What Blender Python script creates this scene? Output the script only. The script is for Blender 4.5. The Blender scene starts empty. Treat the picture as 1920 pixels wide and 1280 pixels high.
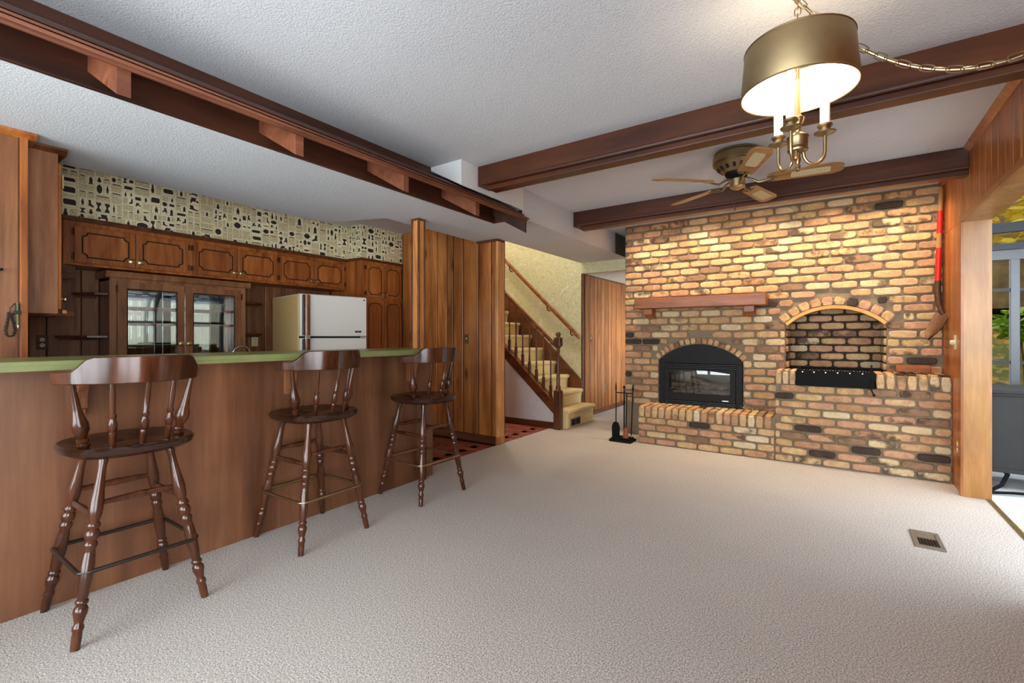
import bpy, bmesh, math, random
from mathutils import Vector, Matrix
random.seed(7)
PI = math.pi
scene = bpy.context.scene
COL = scene.collection

# ------------------------------------------------------------------ camera, world, exposure
FPX, TH, CAMH = 876.5, math.atan2(603, 876.5), 1.2
cd = bpy.data.cameras.new('camera'); cam = bpy.data.objects.new('camera', cd); COL.objects.link(cam)
cd.sensor_width = 36; cd.lens = FPX / 1920 * 36; cd.shift_y = -9 / 1920; cd.clip_start = .02
cam.location = (0, 0, CAMH); cam.rotation_euler = (PI / 2, 0, TH)
scene.camera = cam

w = bpy.data.worlds.new('overcast_sky'); scene.world = w; w.use_nodes = True
bg = w.node_tree.nodes['Background']; bg.inputs[0].default_value = (.86, .935, 1, 1); bg.inputs[1].default_value = 9.0

vs = scene.view_settings
vs.view_transform = 'Standard'; vs.look = 'None'; vs.exposure = 0.68; vs.gamma = 1; vs.use_curve_mapping = False
try:
    scene.cycles.use_denoising = True
    scene.cycles.max_bounces = 10; scene.cycles.diffuse_bounces = 6; scene.cycles.transparent_max_bounces = 16
    scene.cycles.sample_clamp_indirect = 6; scene.cycles.caustics_reflective = False; scene.cycles.caustics_refractive = False
except Exception:
    pass

def portal(name, loc, rot, sx, sy):
    l = bpy.data.lights.new(name, 'AREA'); l.shape = 'RECTANGLE'; l.size = sx; l.size_y = sy
    l.cycles.is_portal = True
    o = bpy.data.objects.new(name, l); o.location = loc; o.rotation_euler = rot; COL.objects.link(o); return o

# ------------------------------------------------------------------ materials
def srgb(r, g, b):
    f = lambda c: (c / 255 / 12.92) if c / 255 <= .04045 else ((c / 255 + .055) / 1.055) ** 2.4
    return (f(r), f(g), f(b), 1)
MATS = {}
def base(name, col, rough=.5, metal=0, spec=None):
    m = bpy.data.materials.new(name); m.use_nodes = True
    b = m.node_tree.nodes['Principled BSDF']
    b.inputs['Base Color'].default_value = col; b.inputs['Roughness'].default_value = rough; b.inputs['Metallic'].default_value = metal
    if spec is not None: b.inputs['Specular IOR Level'].default_value = spec
    MATS[name] = m
    return m, m.node_tree, b
def nd(t, typ, **kw):
    n = t.nodes.new(typ)
    for k, v in kw.items(): setattr(n, k, v)
    return n
def ramp(t, fac, stops, interp='LINEAR'):
    r = nd(t, 'ShaderNodeValToRGB'); r.color_ramp.interpolation = interp
    e = r.color_ramp.elements
    while len(e) > 1: e.remove(e[-1])
    e[0].position, e[0].color = stops[0]
    for p, c in stops[1:]:
        x = e.new(p); x.color = c
    t.links.new(fac, r.inputs[0]); return r.outputs[0]
def coords(t, scale, rnd=True, kind='Object'):
    tc = nd(t, 'ShaderNodeTexCoord'); mp = nd(t, 'ShaderNodeMapping'); mp.inputs['Scale'].default_value = scale
    src = tc.outputs[kind]
    if rnd:
        oi = nd(t, 'ShaderNodeObjectInfo'); ml = nd(t, 'ShaderNodeMath', operation='MULTIPLY'); ml.inputs[1].default_value = 7.3
        t.links.new(oi.outputs['Random'], ml.inputs[0])
        va = nd(t, 'ShaderNodeVectorMath', operation='ADD'); t.links.new(src, va.inputs[0]); t.links.new(ml.outputs[0], va.inputs[1]); src = va.outputs[0]
    t.links.new(src, mp.inputs[0]); return mp.outputs[0]
def noise(t, vec, scale, detail=4, rough=.55, dist=0):
    n = nd(t, 'ShaderNodeTexNoise'); n.inputs['Scale'].default_value = scale; n.inputs['Detail'].default_value = detail
    n.inputs['Roughness'].default_value = rough; n.inputs['Distortion'].default_value = dist
    t.links.new(vec, n.inputs['Vector']); return n.outputs[0]
def bump(t, b, h, strength=.3, dist=.01):
    n = nd(t, 'ShaderNodeBump'); n.inputs['Strength'].default_value = strength; n.inputs['Distance'].default_value = dist
    t.links.new(h, n.inputs['Height']); t.links.new(n.outputs[0], b.inputs['Normal'])
def mix(t, fac, a, b, mode='MIX'):
    n = nd(t, 'ShaderNodeMix', data_type='RGBA', blend_type=mode)
    for s, v in ((n.inputs[0], fac), (n.inputs[6], a), (n.inputs[7], b)):
        if isinstance(v, (int, float, tuple)): s.default_value = v
        else: t.links.new(v, s)
    return n.outputs[2]
def wood(name, dark, mid, light, axis='z', rough=.35, scale=1.0, vary=.25, knots=0, spec=.5):
    """grain runs along the given axis of the object"""
    m, t, b = base(name, mid, rough, spec=spec)
    s = {'x': (1.2, 14, 14), 'y': (14, 1.2, 14), 'z': (14, 14, 1.2)}[axis]
    v = coords(t, tuple(k * scale for k in s))
    g = noise(t, v, 1.0, 5, .6, .6)
    c = ramp(t, g, [(.28, dark), (.5, mid), (.74, light)])
    v2 = coords(t, tuple(k * scale * 7 for k in s)); f = noise(t, v2, 1.0, 3)
    c = mix(t, .22, c, ramp(t, f, [(.35, (.25, .25, .25, 1)), (.65, (1, 1, 1, 1))]), 'MULTIPLY')
    v3 = coords(t, (1, 1, 1)); cl = noise(t, v3, 2.6, 2)
    c = mix(t, .35, c, ramp(t, cl, [(.3, (.5, .5, .5, 1)), (.7, (1.25, 1.25, 1.25, 1))]), 'MULTIPLY')
    if knots:
        vo = nd(t, 'ShaderNodeTexVoronoi'); vo.inputs['Scale'].default_value = 1.0
        kv = coords(t, tuple({'x': (2.2, 6, 6), 'y': (6, 2.2, 6), 'z': (6, 6, 2.2)}[axis])); t.links.new(kv, vo.inputs['Vector'])
        kf = ramp(t, vo.outputs['Distance'], [(0.04, (1, 1, 1, 1)), (.22, (0, 0, 0, 1))])
        c = mix(t, kf, c, mix(t, knots, c, (dark[0] * .35, dark[1] * .3, dark[2] * .3, 1)))
    if vary:
        oi = nd(t, 'ShaderNodeObjectInfo')
        c = mix(t, 1.0, c, ramp(t, oi.outputs['Random'], [(0, (1 - vary,) * 3 + (1,)), (1, (1 + vary,) * 3 + (1,))]), 'MULTIPLY')
    t.links.new(c, b.inputs['Base Color'])
    bump(t, b, f, .06, .002)
    return m

wood('cabinet_wood', srgb(118, 58, 20), srgb(174, 98, 42), srgb(202, 126, 62), 'z', .34, vary=.08)
wood('cabinet_side_wood', srgb(98, 54, 28), srgb(140, 86, 50), srgb(166, 110, 70), 'z', .4, vary=.08)
wood('hutch_wood', srgb(118, 72, 44), srgb(164, 110, 72), srgb(186, 134, 94), 'z', .4, vary=.05)
wood('bar_wood', srgb(84, 48, 28), srgb(112, 68, 42), srgb(132, 87, 58), 'z', .38, .45, vary=0)
wood('plank_wood', srgb(104, 52, 18), srgb(164, 98, 46), srgb(204, 136, 74), 'z', .3, .5, vary=.3, knots=.9)
wood('splash_wood', srgb(96, 58, 37), srgb(148, 98, 65), srgb(174, 124, 86), 'z', .4, vary=.14)
wood('hall_wood', srgb(120, 66, 26), srgb(168, 104, 52), srgb(190, 126, 70), 'z', .3, vary=.28, knots=.5)
wood('right_wood', srgb(134, 72, 28), srgb(176, 104, 50), srgb(198, 128, 70), 'z', .3, vary=.12, knots=.35)
wood('casing_wood', srgb(128, 76, 38), srgb(164, 106, 60), srgb(182, 124, 76), 'y', .35, vary=.06)
wood('jamb_wood', srgb(146, 94, 44), srgb(172, 120, 64), srgb(188, 140, 84), 'z', .35, .6, vary=0)
wood('post_wood', srgb(150, 84, 36), srgb(198, 128, 70), srgb(220, 156, 96), 'z', .25, vary=.1)
wood('cap_wood_lit', srgb(186, 118, 62), srgb(226, 160, 98), srgb(240, 184, 126), 'z', .25, vary=0)  # bright highlight on the end cap put into a lighter wood colour
wood('beam_wood', srgb(52, 22, 7), srgb(80, 38, 15), srgb(100, 52, 23), 'x', .35, .6, vary=.08)
wood('valance_wood', srgb(44, 21, 12), srgb(70, 36, 21), srgb(88, 49, 30), 'y', .45, .6, vary=.05)
wood('rack_wood', srgb(92, 46, 26), srgb(122, 68, 42), srgb(140, 84, 56), 'y', .45, vary=.1)
wood('mantel_wood', srgb(104, 48, 14), srgb(156, 86, 34), srgb(182, 112, 56), 'x', .4, .8, vary=0)
wood('stool_wood', srgb(40, 18, 10), srgb(70, 35, 18), srgb(96, 52, 29), 'z', .16, vary=.06)
wood('stool_seat_wood', srgb(26, 12, 8), srgb(46, 24, 15), srgb(66, 38, 25), 'y', .16, vary=.05)
wood('rail_wood', srgb(88, 42, 18), srgb(136, 74, 34), srgb(168, 102, 54), 'x', .25, vary=.06)
wood('stringer_wood', srgb(66, 32, 14), srgb(100, 54, 26), srgb(124, 72, 38), 'x', .35, vary=.05)
wood('baluster_wood', srgb(58, 32, 18), srgb(92, 54, 32), srgb(116, 72, 44), 'z', .3, vary=.08)
wood('blade_wood', srgb(128, 86, 48), srgb(164, 118, 72), srgb(184, 138, 90), 'x', .4, vary=.05)
wood('desk_wood', srgb(18, 15, 13), srgb(30, 25, 22), srgb(42, 36, 32), 'z', .6, vary=.05)
wood('shovel_wood', srgb(166, 110, 58), srgb(196, 140, 82), srgb(212, 160, 104), 'z', .35, vary=0)

def plain(name, col, rough=.5, metal=0, nscale=0, amt=.1, bmp=0, spec=None):
    m, t, b = base(name, col, rough, metal, spec)
    if nscale:
        v = coords(t, (1, 1, 1)); n = noise(t, v, nscale, 4)
        t.links.new(mix(t, 1.0, col, ramp(t, n, [(.3, (1 - amt,) * 3 + (1,)), (.7, (1 + amt,) * 3 + (1,))]), 'MULTIPLY'), b.inputs['Base Color'])
        if bmp: bump(t, b, n, bmp, .003)
    return m
plain('white_plaster', srgb(226, 224, 222), .8, 0, 30, .03, .1)
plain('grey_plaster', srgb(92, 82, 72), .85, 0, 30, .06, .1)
plain('riser_white', srgb(208, 208, 208), .7, 0, 20, .04, .1)
plain('fridge_white', srgb(226, 222, 214), .35, 0, 60, .015)
plain('fridge_side_lit', srgb(228, 192, 128), .4, 0, 60, .02)  # amber light bounced off the cabinets is put into the side colour
plain('fridge_edge', srgb(232, 222, 196), .35, 0, 40, .02)
plain('laminate_green', srgb(112, 118, 66), .28, 0, 14, .07)
plain('laminate_edge', srgb(116, 120, 74), .35, 0, 14, .07)
plain('iron_black', srgb(15, 13, 12), .7, 0, 40, .15, 0, .15)
plain('rail_iron', srgb(64, 56, 50), .35, .8, 40, .1)
plain('stove_black', srgb(20, 17, 15), .6, 0, 30, .12, 0, .25)
plain('stove_trim', srgb(40, 36, 34), .4, .3, 30, .1)
plain('dark_slot', srgb(14, 11, 9), .8, 0, 30, .1)
plain('bronze', srgb(86, 62, 36), .35, .9, 30, .12)
plain('brass', srgb(190, 166, 122), .3, 1, 30, .06)
plain('antique_brass', srgb(158, 138, 104), .36, 1, 22, .08)
plain('shade_brass', srgb(164, 142, 106), .42, 1, 16, .06)
plain('shade_white', srgb(248, 244, 234), .6, 0, 30, .01)
plain('candle_white', srgb(244, 240, 230), .4, 0, 30, .01)
plain('nickel', srgb(190, 186, 178), .25, 1, 30, .05)
plain('copper_trim', srgb(196, 116, 52), .38, .55, 12, .12)
plain('stair_carpet', srgb(212, 188, 142), .95, 0, 220, .12, .5, .1)
plain('red_paint', srgb(196, 30, 16), .4, 0, 40, .1)
plain('orange_paint', srgb(198, 128, 70), .4, 0, 40, .1)
plain('rust_steel', srgb(92, 62, 44), .5, .5, 30, .25)
plain('ivory_plastic', srgb(226, 214, 176), .35, 0, 40, .02)
plain('brown_plastic', srgb(64, 38, 24), .35, 0, 40, .05)
plain('brown_metal_plate', srgb(110, 82, 50), .35, .6, 40, .08)
plain('black_rubber', srgb(24, 24, 20), .55, 0, 60, .1)
plain('aluminium', srgb(92, 93, 97), .38, .5, 30, .05)
plain('aluminium_dark', srgb(52, 54, 58), .45, .4, 30, .05)
plain('knee_wall', srgb(66, 76, 90), .5, 0, 8, .12)
plain('sun_carpet', srgb(216, 214, 212), .95, 0, 260, .14, .6, .1)
plain('sun_tile', srgb(196, 184, 160), .5, 0, 12, .12)
plain('threshold_brass', srgb(150, 128, 84), .4, .8, 40, .1)
plain('grey_metal_vent', srgb(134, 122, 108), .45, .5, 40, .06)
plain('ceramic_log', srgb(126, 108, 92), .85, 0, 26, .5, .8)
plain('ash_grey', srgb(168, 162, 152), .9, 0, 18, .15)
plain('firewood', srgb(126, 70, 36), .8, 0, 22, .3, .6)
plain('pencil_green', srgb(96, 112, 60), .5, 0, 30, .05)
plain('trunk_bark', srgb(120, 98, 62), .95, 0, 9, .4, 1)
plain('stone_grey', srgb(128, 128, 126), .9, 0, 8, .2, .6)
plain('fence_board', srgb(150, 142, 128), .9, 0, 4, .12)
plain('paper_white', srgb(238, 236, 228), .6, 0, 30, .02)

def emis(name, col, strength):
    m, t, b = base(name, col, .3)
    b.inputs['Emission Color'].default_value = col; b.inputs['Emission Strength'].default_value = strength
emis('bulb_glow', (1, .86, .64, 1), 12)
emis('downlight_glow', (1, .8, .52, 1), 12)

def glass(name, refl=.09, tint=(.97, .985, .985, 1)):
    m = bpy.data.materials.new(name); m.use_nodes = True; t = m.node_tree; t.nodes.clear()
    o = nd(t, 'ShaderNodeOutputMaterial'); ms = nd(t, 'ShaderNodeMixShader')
    a = nd(t, 'ShaderNodeBsdfTransparent'); a.inputs[0].default_value = tint
    g = nd(t, 'ShaderNodeBsdfGlossy'); g.inputs['Roughness'].default_value = .0; g.inputs['Color'].default_value = (1, 1, 1, 1)
    lw = nd(t, 'ShaderNodeFresnel'); lw.inputs[0].default_value = 1.45
    ad = nd(t, 'ShaderNodeMath', operation='ADD'); ad.inputs[1].default_value = refl - .04; ad.use_clamp = True
    t.links.new(lw.outputs[0], ad.inputs[0]); t.links.new(ad.outputs[0], ms.inputs[0])
    t.links.new(a.outputs[0], ms.inputs[1]); t.links.new(g.outputs[0], ms.inputs[2]); t.links.new(ms.outputs[0], o.inputs[0])
    MATS[name] = m
glass('window_glass', .05); glass('tinted_roof_glass', .06, (.42, .44, .46, 1)); glass('dimming_glass', .004, (.34, .34, .33, 1)); glass('cabinet_glass', .12); glass('stove_glass', .05, (.85, .84, .82, 1))  # roof and end pane tints added to dim daylight and garden view
base('mirror_silver', srgb(226, 232, 230), .015, 1)

# carpet
m, t, b = base('carpet', srgb(178, 167, 158), .95, spec=.1)
v = coords(t, (1, 1, 1), False)
n1 = noise(t, v, 165, 3, .7); n2 = noise(t, v, 420, 2, .6); n3 = noise(t, v, 1.6, 2)
c = ramp(t, n1, [(.3, srgb(92, 84, 79)), (.5, srgb(184, 175, 168)), (.7, srgb(244, 237, 230))])
c = mix(t, .7, c, ramp(t, n2, [(.3, (.45, .44, .43, 1)), (.7, (1.5, 1.49, 1.47, 1))]), 'MULTIPLY')
c = mix(t, .5, c, ramp(t, n3, [(.3, (.92, .91, .9, 1)), (.7, (1.05, 1.05, 1.05, 1))]), 'MULTIPLY')
t.links.new(c, b.inputs['Base Color']); bump(t, b, n1, .3, .002)
# popcorn ceiling
for nm, cc, st in (('popcorn_ceiling', srgb(214, 214, 217), 1.0), ('kitchen_ceiling_paint', srgb(212, 212, 214), .8)):
    m, t, b = base(nm, cc, .9, spec=.2)
    v = coords(t, (1, 1, 1), False); n1 = noise(t, v, 110, 3, .6); n2 = noise(t, v, 1.3, 2)
    c = mix(t, .6, cc, ramp(t, n2, [(.3, (.94, .94, .95, 1)), (.7, (1.04, 1.04, 1.04, 1))]), 'MULTIPLY')
    c = mix(t, .5, c, ramp(t, n1, [(.3, (.86, .86, .86, 1)), (.6, (1.05, 1.05, 1.05, 1))]), 'MULTIPLY')
    t.links.new(c, b.inputs['Base Color']); bump(t, b, n1, st, .004)
# brick
m, t, b = base('brick_clay', srgb(190, 150, 112), .88, spec=.2)
oi = nd(t, 'ShaderNodeObjectInfo')
c = ramp(t, oi.outputs['Random'], [(0, srgb(206, 174, 138)), (.14, srgb(214, 186, 150)), (.28, srgb(196, 160, 130)), (.4, srgb(222, 202, 172)), (.52, srgb(202, 170, 132)),
     (.62, srgb(204, 166, 142)), (.7, srgb(210, 186, 144)), (.79, srgb(182, 148, 120)), (.87, srgb(226, 212, 188)), (.92, srgb(150, 126, 106)), (.965, srgb(72, 64, 60))], 'CONSTANT')
v = coords(t, (1, 1, 1)); n1 = noise(t, v, 14, 5, .65); n2 = noise(t, v, 55, 4, .7)
c = mix(t, .35, c, ramp(t, n1, [(.3, srgb(120, 94, 74)), (.5, srgb(205, 170, 140)), (.7, srgb(255, 236, 205))]), 'OVERLAY')
c = mix(t, .4, c, ramp(t, n2, [(.3, (.55, .52, .5, 1)), (.6, (1.1, 1.09, 1.08, 1))]), 'MULTIPLY')
r2 = nd(t, 'ShaderNodeMath', operation='MULTIPLY'); r2.inputs[1].default_value = 13.7; t.links.new(oi.outputs['Random'], r2.inputs[0])
fr = nd(t, 'ShaderNodeMath', operation='FRACT'); t.links.new(r2.outputs[0], fr.inputs[0])
sm = ramp(t, fr.outputs[0], [(.72, (0, 0, 0, 1)), (.9, (1, 1, 1, 1))])
n4 = noise(t, coords(t, (1, 1, 1)), 9, 3, .6)
sf = mix(t, 1.0, sm, ramp(t, n4, [(.47, (0, 0, 0, 1)), (.62, (.85, .85, .85, 1))]), 'MULTIPLY')
c = mix(t, sf, c, srgb(64, 52, 46))
c = mix(t, 1.0, c, (.86, .825, .77, 1), 'MULTIPLY')
t.links.new(c, b.inputs['Base Color'])
ad = nd(t, 'ShaderNodeMath', operation='ADD'); t.links.new(n1, ad.inputs[0]); t.links.new(n2, ad.inputs[1]); bump(t, b, ad.outputs[0], .5, .006)
plain('mortar', srgb(136, 118, 96), .95, 0, 60, .12, .6, .1)
plain('dark_mortar', srgb(62, 52, 44), .95, 0, 30, .2, .6, .1)  # darker mortar for the alcove lining
# floor pavers
m, t, b = base('red_paver', srgb(118, 52, 36), .55)
oi = nd(t, 'ShaderNodeObjectInfo'); v = coords(t, (1, 1, 1)); n = noise(t, v, 20, 3)
c = mix(t, 1.0, ramp(t, oi.outputs['Random'], [(0, srgb(122, 54, 38)), (.5, srgb(142, 66, 46)), (1, srgb(160, 82, 58))]), ramp(t, n, [(.3, (.8, .8, .8, 1)), (.7, (1.1, 1.1, 1.1, 1))]), 'MULTIPLY')
t.links.new(c, b.inputs['Base Color'])
plain('paver_grout', srgb(58, 34, 26), .8, 0, 40, .1)
# damask wallpaper
m, t, b = base('damask_paper', srgb(206, 200, 160), .75)
v = coords(t, (1, 1, 1), False); n1 = noise(t, v, 7, 4, .6, 1.8); n2 = noise(t, coords(t, (40, 40, 14), False), 3, 3)
c = ramp(t, n1, [(.36, srgb(186, 180, 134)), (.47, srgb(212, 206, 168)), (.53, srgb(190, 184, 142)), (.66, srgb(220, 214, 180))])
c = mix(t, .4, c, ramp(t, n2, [(.35, (.78, .78, .74, 1)), (.65, (1.06, 1.06, 1.06, 1))]), 'MULTIPLY')
t.links.new(c, b.inputs['Base Color'])
# catalogue wallpaper inks
plain('paper_tan', srgb(246, 236, 198), .7, 0, 5, .08)
plain('paper_ink', srgb(44, 38, 36), .7, 0, 60, .25)
m, t, b = base('paper_text', srgb(170, 156, 116), .7)
v = coords(t, (1, 1, 1), False); wv = nd(t, 'ShaderNodeTexWave', bands_direction='Z'); wv.inputs['Scale'].default_value = 38; t.links.new(v, wv.inputs['Vector'])
nn = noise(t, v, 150, 2)
c = mix(t, ramp(t, wv.outputs['Fac'], [(.35, (0, 0, 0, 1)), (.6, (1, 1, 1, 1))]), srgb(234, 218, 174), mix(t, ramp(t, nn, [(.4, (0, 0, 0, 1)), (.55, (1, 1, 1, 1))]), srgb(234, 218, 174), srgb(150, 134, 100)))
t.links.new(c, b.inputs['Base Color'])
# cane mesh on fan blades
m, t, b = base('cane_mesh', srgb(206, 190, 150), .6)
ck = nd(t, 'ShaderNodeTexChecker'); ck.inputs['Scale'].default_value = 130; ck.inputs[1].default_value = srgb(222, 208, 170); ck.inputs[2].default_value = srgb(160, 134, 92)
t.links.new(coords(t, (1, 1, 1), False), ck.inputs[0]); t.links.new(ck.outputs[0], b.inputs['Base Color'])
# outdoors
m, t, b = base('leaf_litter', srgb(150, 120, 60), .95)
v = coords(t, (1, 1, 1), False); vo = nd(t, 'ShaderNodeTexVoronoi'); vo.inputs['Scale'].default_value = 16; t.links.new(v, vo.inputs['Vector'])
sx = nd(t, 'ShaderNodeSeparateColor'); t.links.new(vo.outputs['Color'], sx.inputs[0])
c = ramp(t, sx.outputs[0], [(0, srgb(96, 104, 52)), (.3, srgb(170, 126, 56)), (.5, srgb(128, 96, 54)), (.68, srgb(206, 164, 70)), (.85, srgb(110, 118, 62)), (.95, srgb(190, 150, 110))], 'CONSTANT')
c = mix(t, ramp(t, noise(t, v, 1.4, 3), [(.42, (0, 0, 0, 1)), (.6, (.7, .7, .7, 1))]), c, srgb(104, 122, 58))
t.links.new(c, b.inputs['Base Color'])
for nm, c1_, c2_ in (('yellow_leaf', srgb(214, 186, 44), srgb(240, 218, 96)), ('green_leaf', srgb(120, 160, 40), srgb(176, 202, 70)), ('hedge_leaf', srgb(150, 128, 44), srgb(206, 182, 84))):
    m, t, b = base(nm, c1_, .6)
    n = noise(t, coords(t, (1, 1, 1)), 9, 2); t.links.new(ramp(t, n, [(.35, c1_), (.65, c2_)]), b.inputs['Base Color'])

# ------------------------------------------------------------------ geometry helpers
class MB:
    def __init__(s): s.v = []; s.f = []; s.m = []
    def add(s, vs_, fs, mi=0):
        o = len(s.v); s.v += [tuple(p) for p in vs_]; s.f += [tuple(o + i for i in f) for f in fs]; s.m += [mi] * len(fs); return s
    def box(s, x0, x1, y0, y1, z0, z1, mi=0):
        v = [(x, y, z) for z in (z0, z1) for y in (y0, y1) for x in (x0, x1)]
        return s.add(v, [(0, 2, 3, 1), (4, 5, 7, 6), (0, 1, 5, 4), (2, 6, 7, 3), (0, 4, 6, 2), (1, 3, 7, 5)], mi)
    def obox(s, c, size, R=None, mi=0):
        hx, hy, hz = (k / 2 for k in size); R = R or Matrix.Identity(3)
        v = [Vector(c) + R @ Vector((x, y, z)) for z in (-hz, hz) for y in (-hy, hy) for x in (-hx, hx)]
        return s.add(v, [(0, 2, 3, 1), (4, 5, 7, 6), (0, 1, 5, 4), (2, 6, 7, 3), (0, 4, 6, 2), (1, 3, 7, 5)], mi)
    def lathe(s, p0, p1, prof, n=14, mi=0, cap=True):
        p0, p1 = Vector(p0), Vector(p1); d = p1 - p0; z = d.normalized()
        a = Vector((1, 0, 0)) if abs(z.x) < .9 else Vector((0, 1, 0)); x = z.cross(a).normalized(); y = z.cross(x)
        vs_ = []
        for tt, r in prof:
            for k in range(n):
                q = 2 * PI * k / n; vs_.append(p0 + d * tt + (x * math.cos(q) + y * math.sin(q)) * max(r, 1e-4))
        fs = []
        for i in range(len(prof) - 1):
            for k in range(n): fs.append((i * n + k, i * n + (k + 1) % n, (i + 1) * n + (k + 1) % n, (i + 1) * n + k))
        if cap: fs += [tuple(range(n))[::-1], tuple((len(prof) - 1) * n + k for k in range(n))]
        return s.add(vs_, fs, mi)
    def cyl(s, p0, p1, r0, r1=None, n=12, mi=0, cap=True): return s.lathe(p0, p1, [(0, r0), (1, r0 if r1 is None else r1)], n, mi, cap)
    def tube(s, pts, r, n=8, closed=False, mi=0):
        P = [Vector(p) for p in pts]; N = len(P); vs_ = []; prev = None
        for i in range(N):
            a = P[i - 1] if (i > 0 or closed) else P[i]; c = P[(i + 1) % N] if (i < N - 1 or closed) else P[i]
            d = (c - a).normalized()
            if prev is None: x = d.orthogonal().normalized()
            else: x = (prev - d * prev.dot(d)); x = x.normalized() if x.length > 1e-6 else d.orthogonal().normalized()
            prev = x; y = d.cross(x); rr = r[i] if isinstance(r, (list, tuple)) else r
            for k in range(n):
                q = 2 * PI * k / n; vs_.append(P[i] + (x * math.cos(q) + y * math.sin(q)) * rr)
        fs = [(i * n + k, i * n + (k + 1) % n, ((i + 1) % N) * n + (k + 1) % n, ((i + 1) % N) * n + k) for i in range(N if closed else N - 1) for k in range(n)]
        if not closed: fs += [tuple(range(n))[::-1], tuple((N - 1) * n + k for k in range(n))]
        return s.add(vs_, fs, mi)
    def prism(s, poly, axis, a0, a1, mi=0):
        n = len(poly)
        def pt(p, a): return {'x': (a, p[0], p[1]), 'y': (p[0], a, p[1]), 'z': (p[0], p[1], a)}[axis]
        vs_ = [pt(p, a0) for p in poly] + [pt(p, a1) for p in poly]
        return s.add(vs_, [tuple(range(n))[::-1], tuple(range(n, 2 * n))] + [(k, (k + 1) % n, n + (k + 1) % n, n + k) for k in range(n)], mi)
    def ring(s, outer, inner, axis, a0, a1, mi=0):
        """flat frame between two matching outlines"""
        n = len(outer)
        def pt(p, a): return {'x': (a, p[0], p[1]), 'y': (p[0], a, p[1]), 'z': (p[0], p[1], a)}[axis]
        vs_ = [pt(p, a) for a in (a0, a1) for L in (outer, inner) for p in L]
        fs = []
        for k in range(n):
            j = (k + 1) % n
            fs += [(k, j, n + j, n + k), (2 * n + k, 2 * n + j, 3 * n + j, 3 * n + k), (k, j, 2 * n + j, 2 * n + k), (n + k, n + j, 3 * n + j, 3 * n + k)]
        return s.add(vs_, fs, mi)
    def ball(s, c, r, n=10, mi=0, sq=(1, 1, 1)):
        c = Vector(c); prof = []
        vs_ = []; m_ = max(4, n // 2)
        for i in range(m_ + 1):
            a = PI * i / m_
            for k in range(n):
                q = 2 * PI * k / n; vs_.append((c.x + r * sq[0] * math.sin(a) * math.cos(q), c.y + r * sq[1] * math.sin(a) * math.sin(q), c.z + r * sq[2] * math.cos(a)))
        fs = [(i * n + k, i * n + (k + 1) % n, (i + 1) * n + (k + 1) % n, (i + 1) * n + k) for i in range(m_) for k in range(n)]
        return s.add(vs_, fs, mi)

WL = {}
def wloc(p): return WL.get(p.name, Vector((0, 0, 0))) if p else Vector((0, 0, 0))
def obj(name, mb, mat, parent=None, smooth=False, bev=0, label=None, cat=None, group=None, kind=None):
    me = bpy.data.meshes.new(name); off = wloc(parent)
    me.from_pydata([(x - off.x, y - off.y, z - off.z) for x, y, z in mb.v], [], mb.f)
    for mm in (mat if isinstance(mat, (list, tuple)) else [mat]): me.materials.append(MATS[mm])
    if any(mb.m): me.polygons.foreach_set('material_index', mb.m)
    bm = bmesh.new(); bm.from_mesh(me); bmesh.ops.remove_doubles(bm, verts=bm.verts, dist=1e-6); bmesh.ops.recalc_face_normals(bm, faces=bm.faces); bm.to_mesh(me); bm.free()
    if smooth:
        me.polygons.foreach_set('use_smooth', [True] * len(me.polygons)); me.set_sharp_from_angle(angle=math.radians(38))
    o = bpy.data.objects.new(name, me); COL.objects.link(o)
    if parent: o.parent = parent
    WL[o.name] = off
    if bev:
        bv = o.modifiers.new('edge', 'BEVEL'); bv.width = bev; bv.segments = 2; bv.limit_method = 'ANGLE'; bv.angle_limit = math.radians(40)
    tag(o, label, cat, group, kind); return o
def tag(o, label=None, cat=None, group=None, kind=None):
    for k, v in (('label', label), ('category', cat), ('group', group), ('kind', kind)):
        if v: o[k] = v
    return o
def thing(name, label, cat, loc=(0, 0, 0), group=None, kind=None):
    o = bpy.data.objects.new(name, None); COL.objects.link(o); o.location = loc; o.empty_display_size = .1
    WL[o.name] = Vector(loc); return tag(o, label, cat, group, kind)
def dup(o, parent=None):
    c = o.copy(); COL.objects.link(c); c.parent = parent
    for ch in [x for x in o.children]: dup(ch, c)
    return c
def Bx(*a): return MB().box(*a)
def struct(name, mb, mat, label, **k): return obj(name, mb, mat, None, label=label, cat=k.pop('cat', name.split('_')[0]), kind='structure', **k)
def arc(cx, cz, r, a0, a1, n): return [(cx + r * math.cos(math.radians(a0 + (a1 - a0) * i / n)), cz + r * math.sin(math.radians(a0 + (a1 - a0) * i / n))) for i in range(n + 1)]

# ------------------------------------------------------------------ key dimensions (metres)
XR, XB = .80, -2.87          # right wall, bar front
YL, YU = 5.20, 5.59          # lower and upper brick fronts
ZC, ZL = 2.56, 2.285         # main and kitchen ceilings
XK, XW = -4.87, -5.20        # cabinet fronts, kitchen back wall

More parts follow.
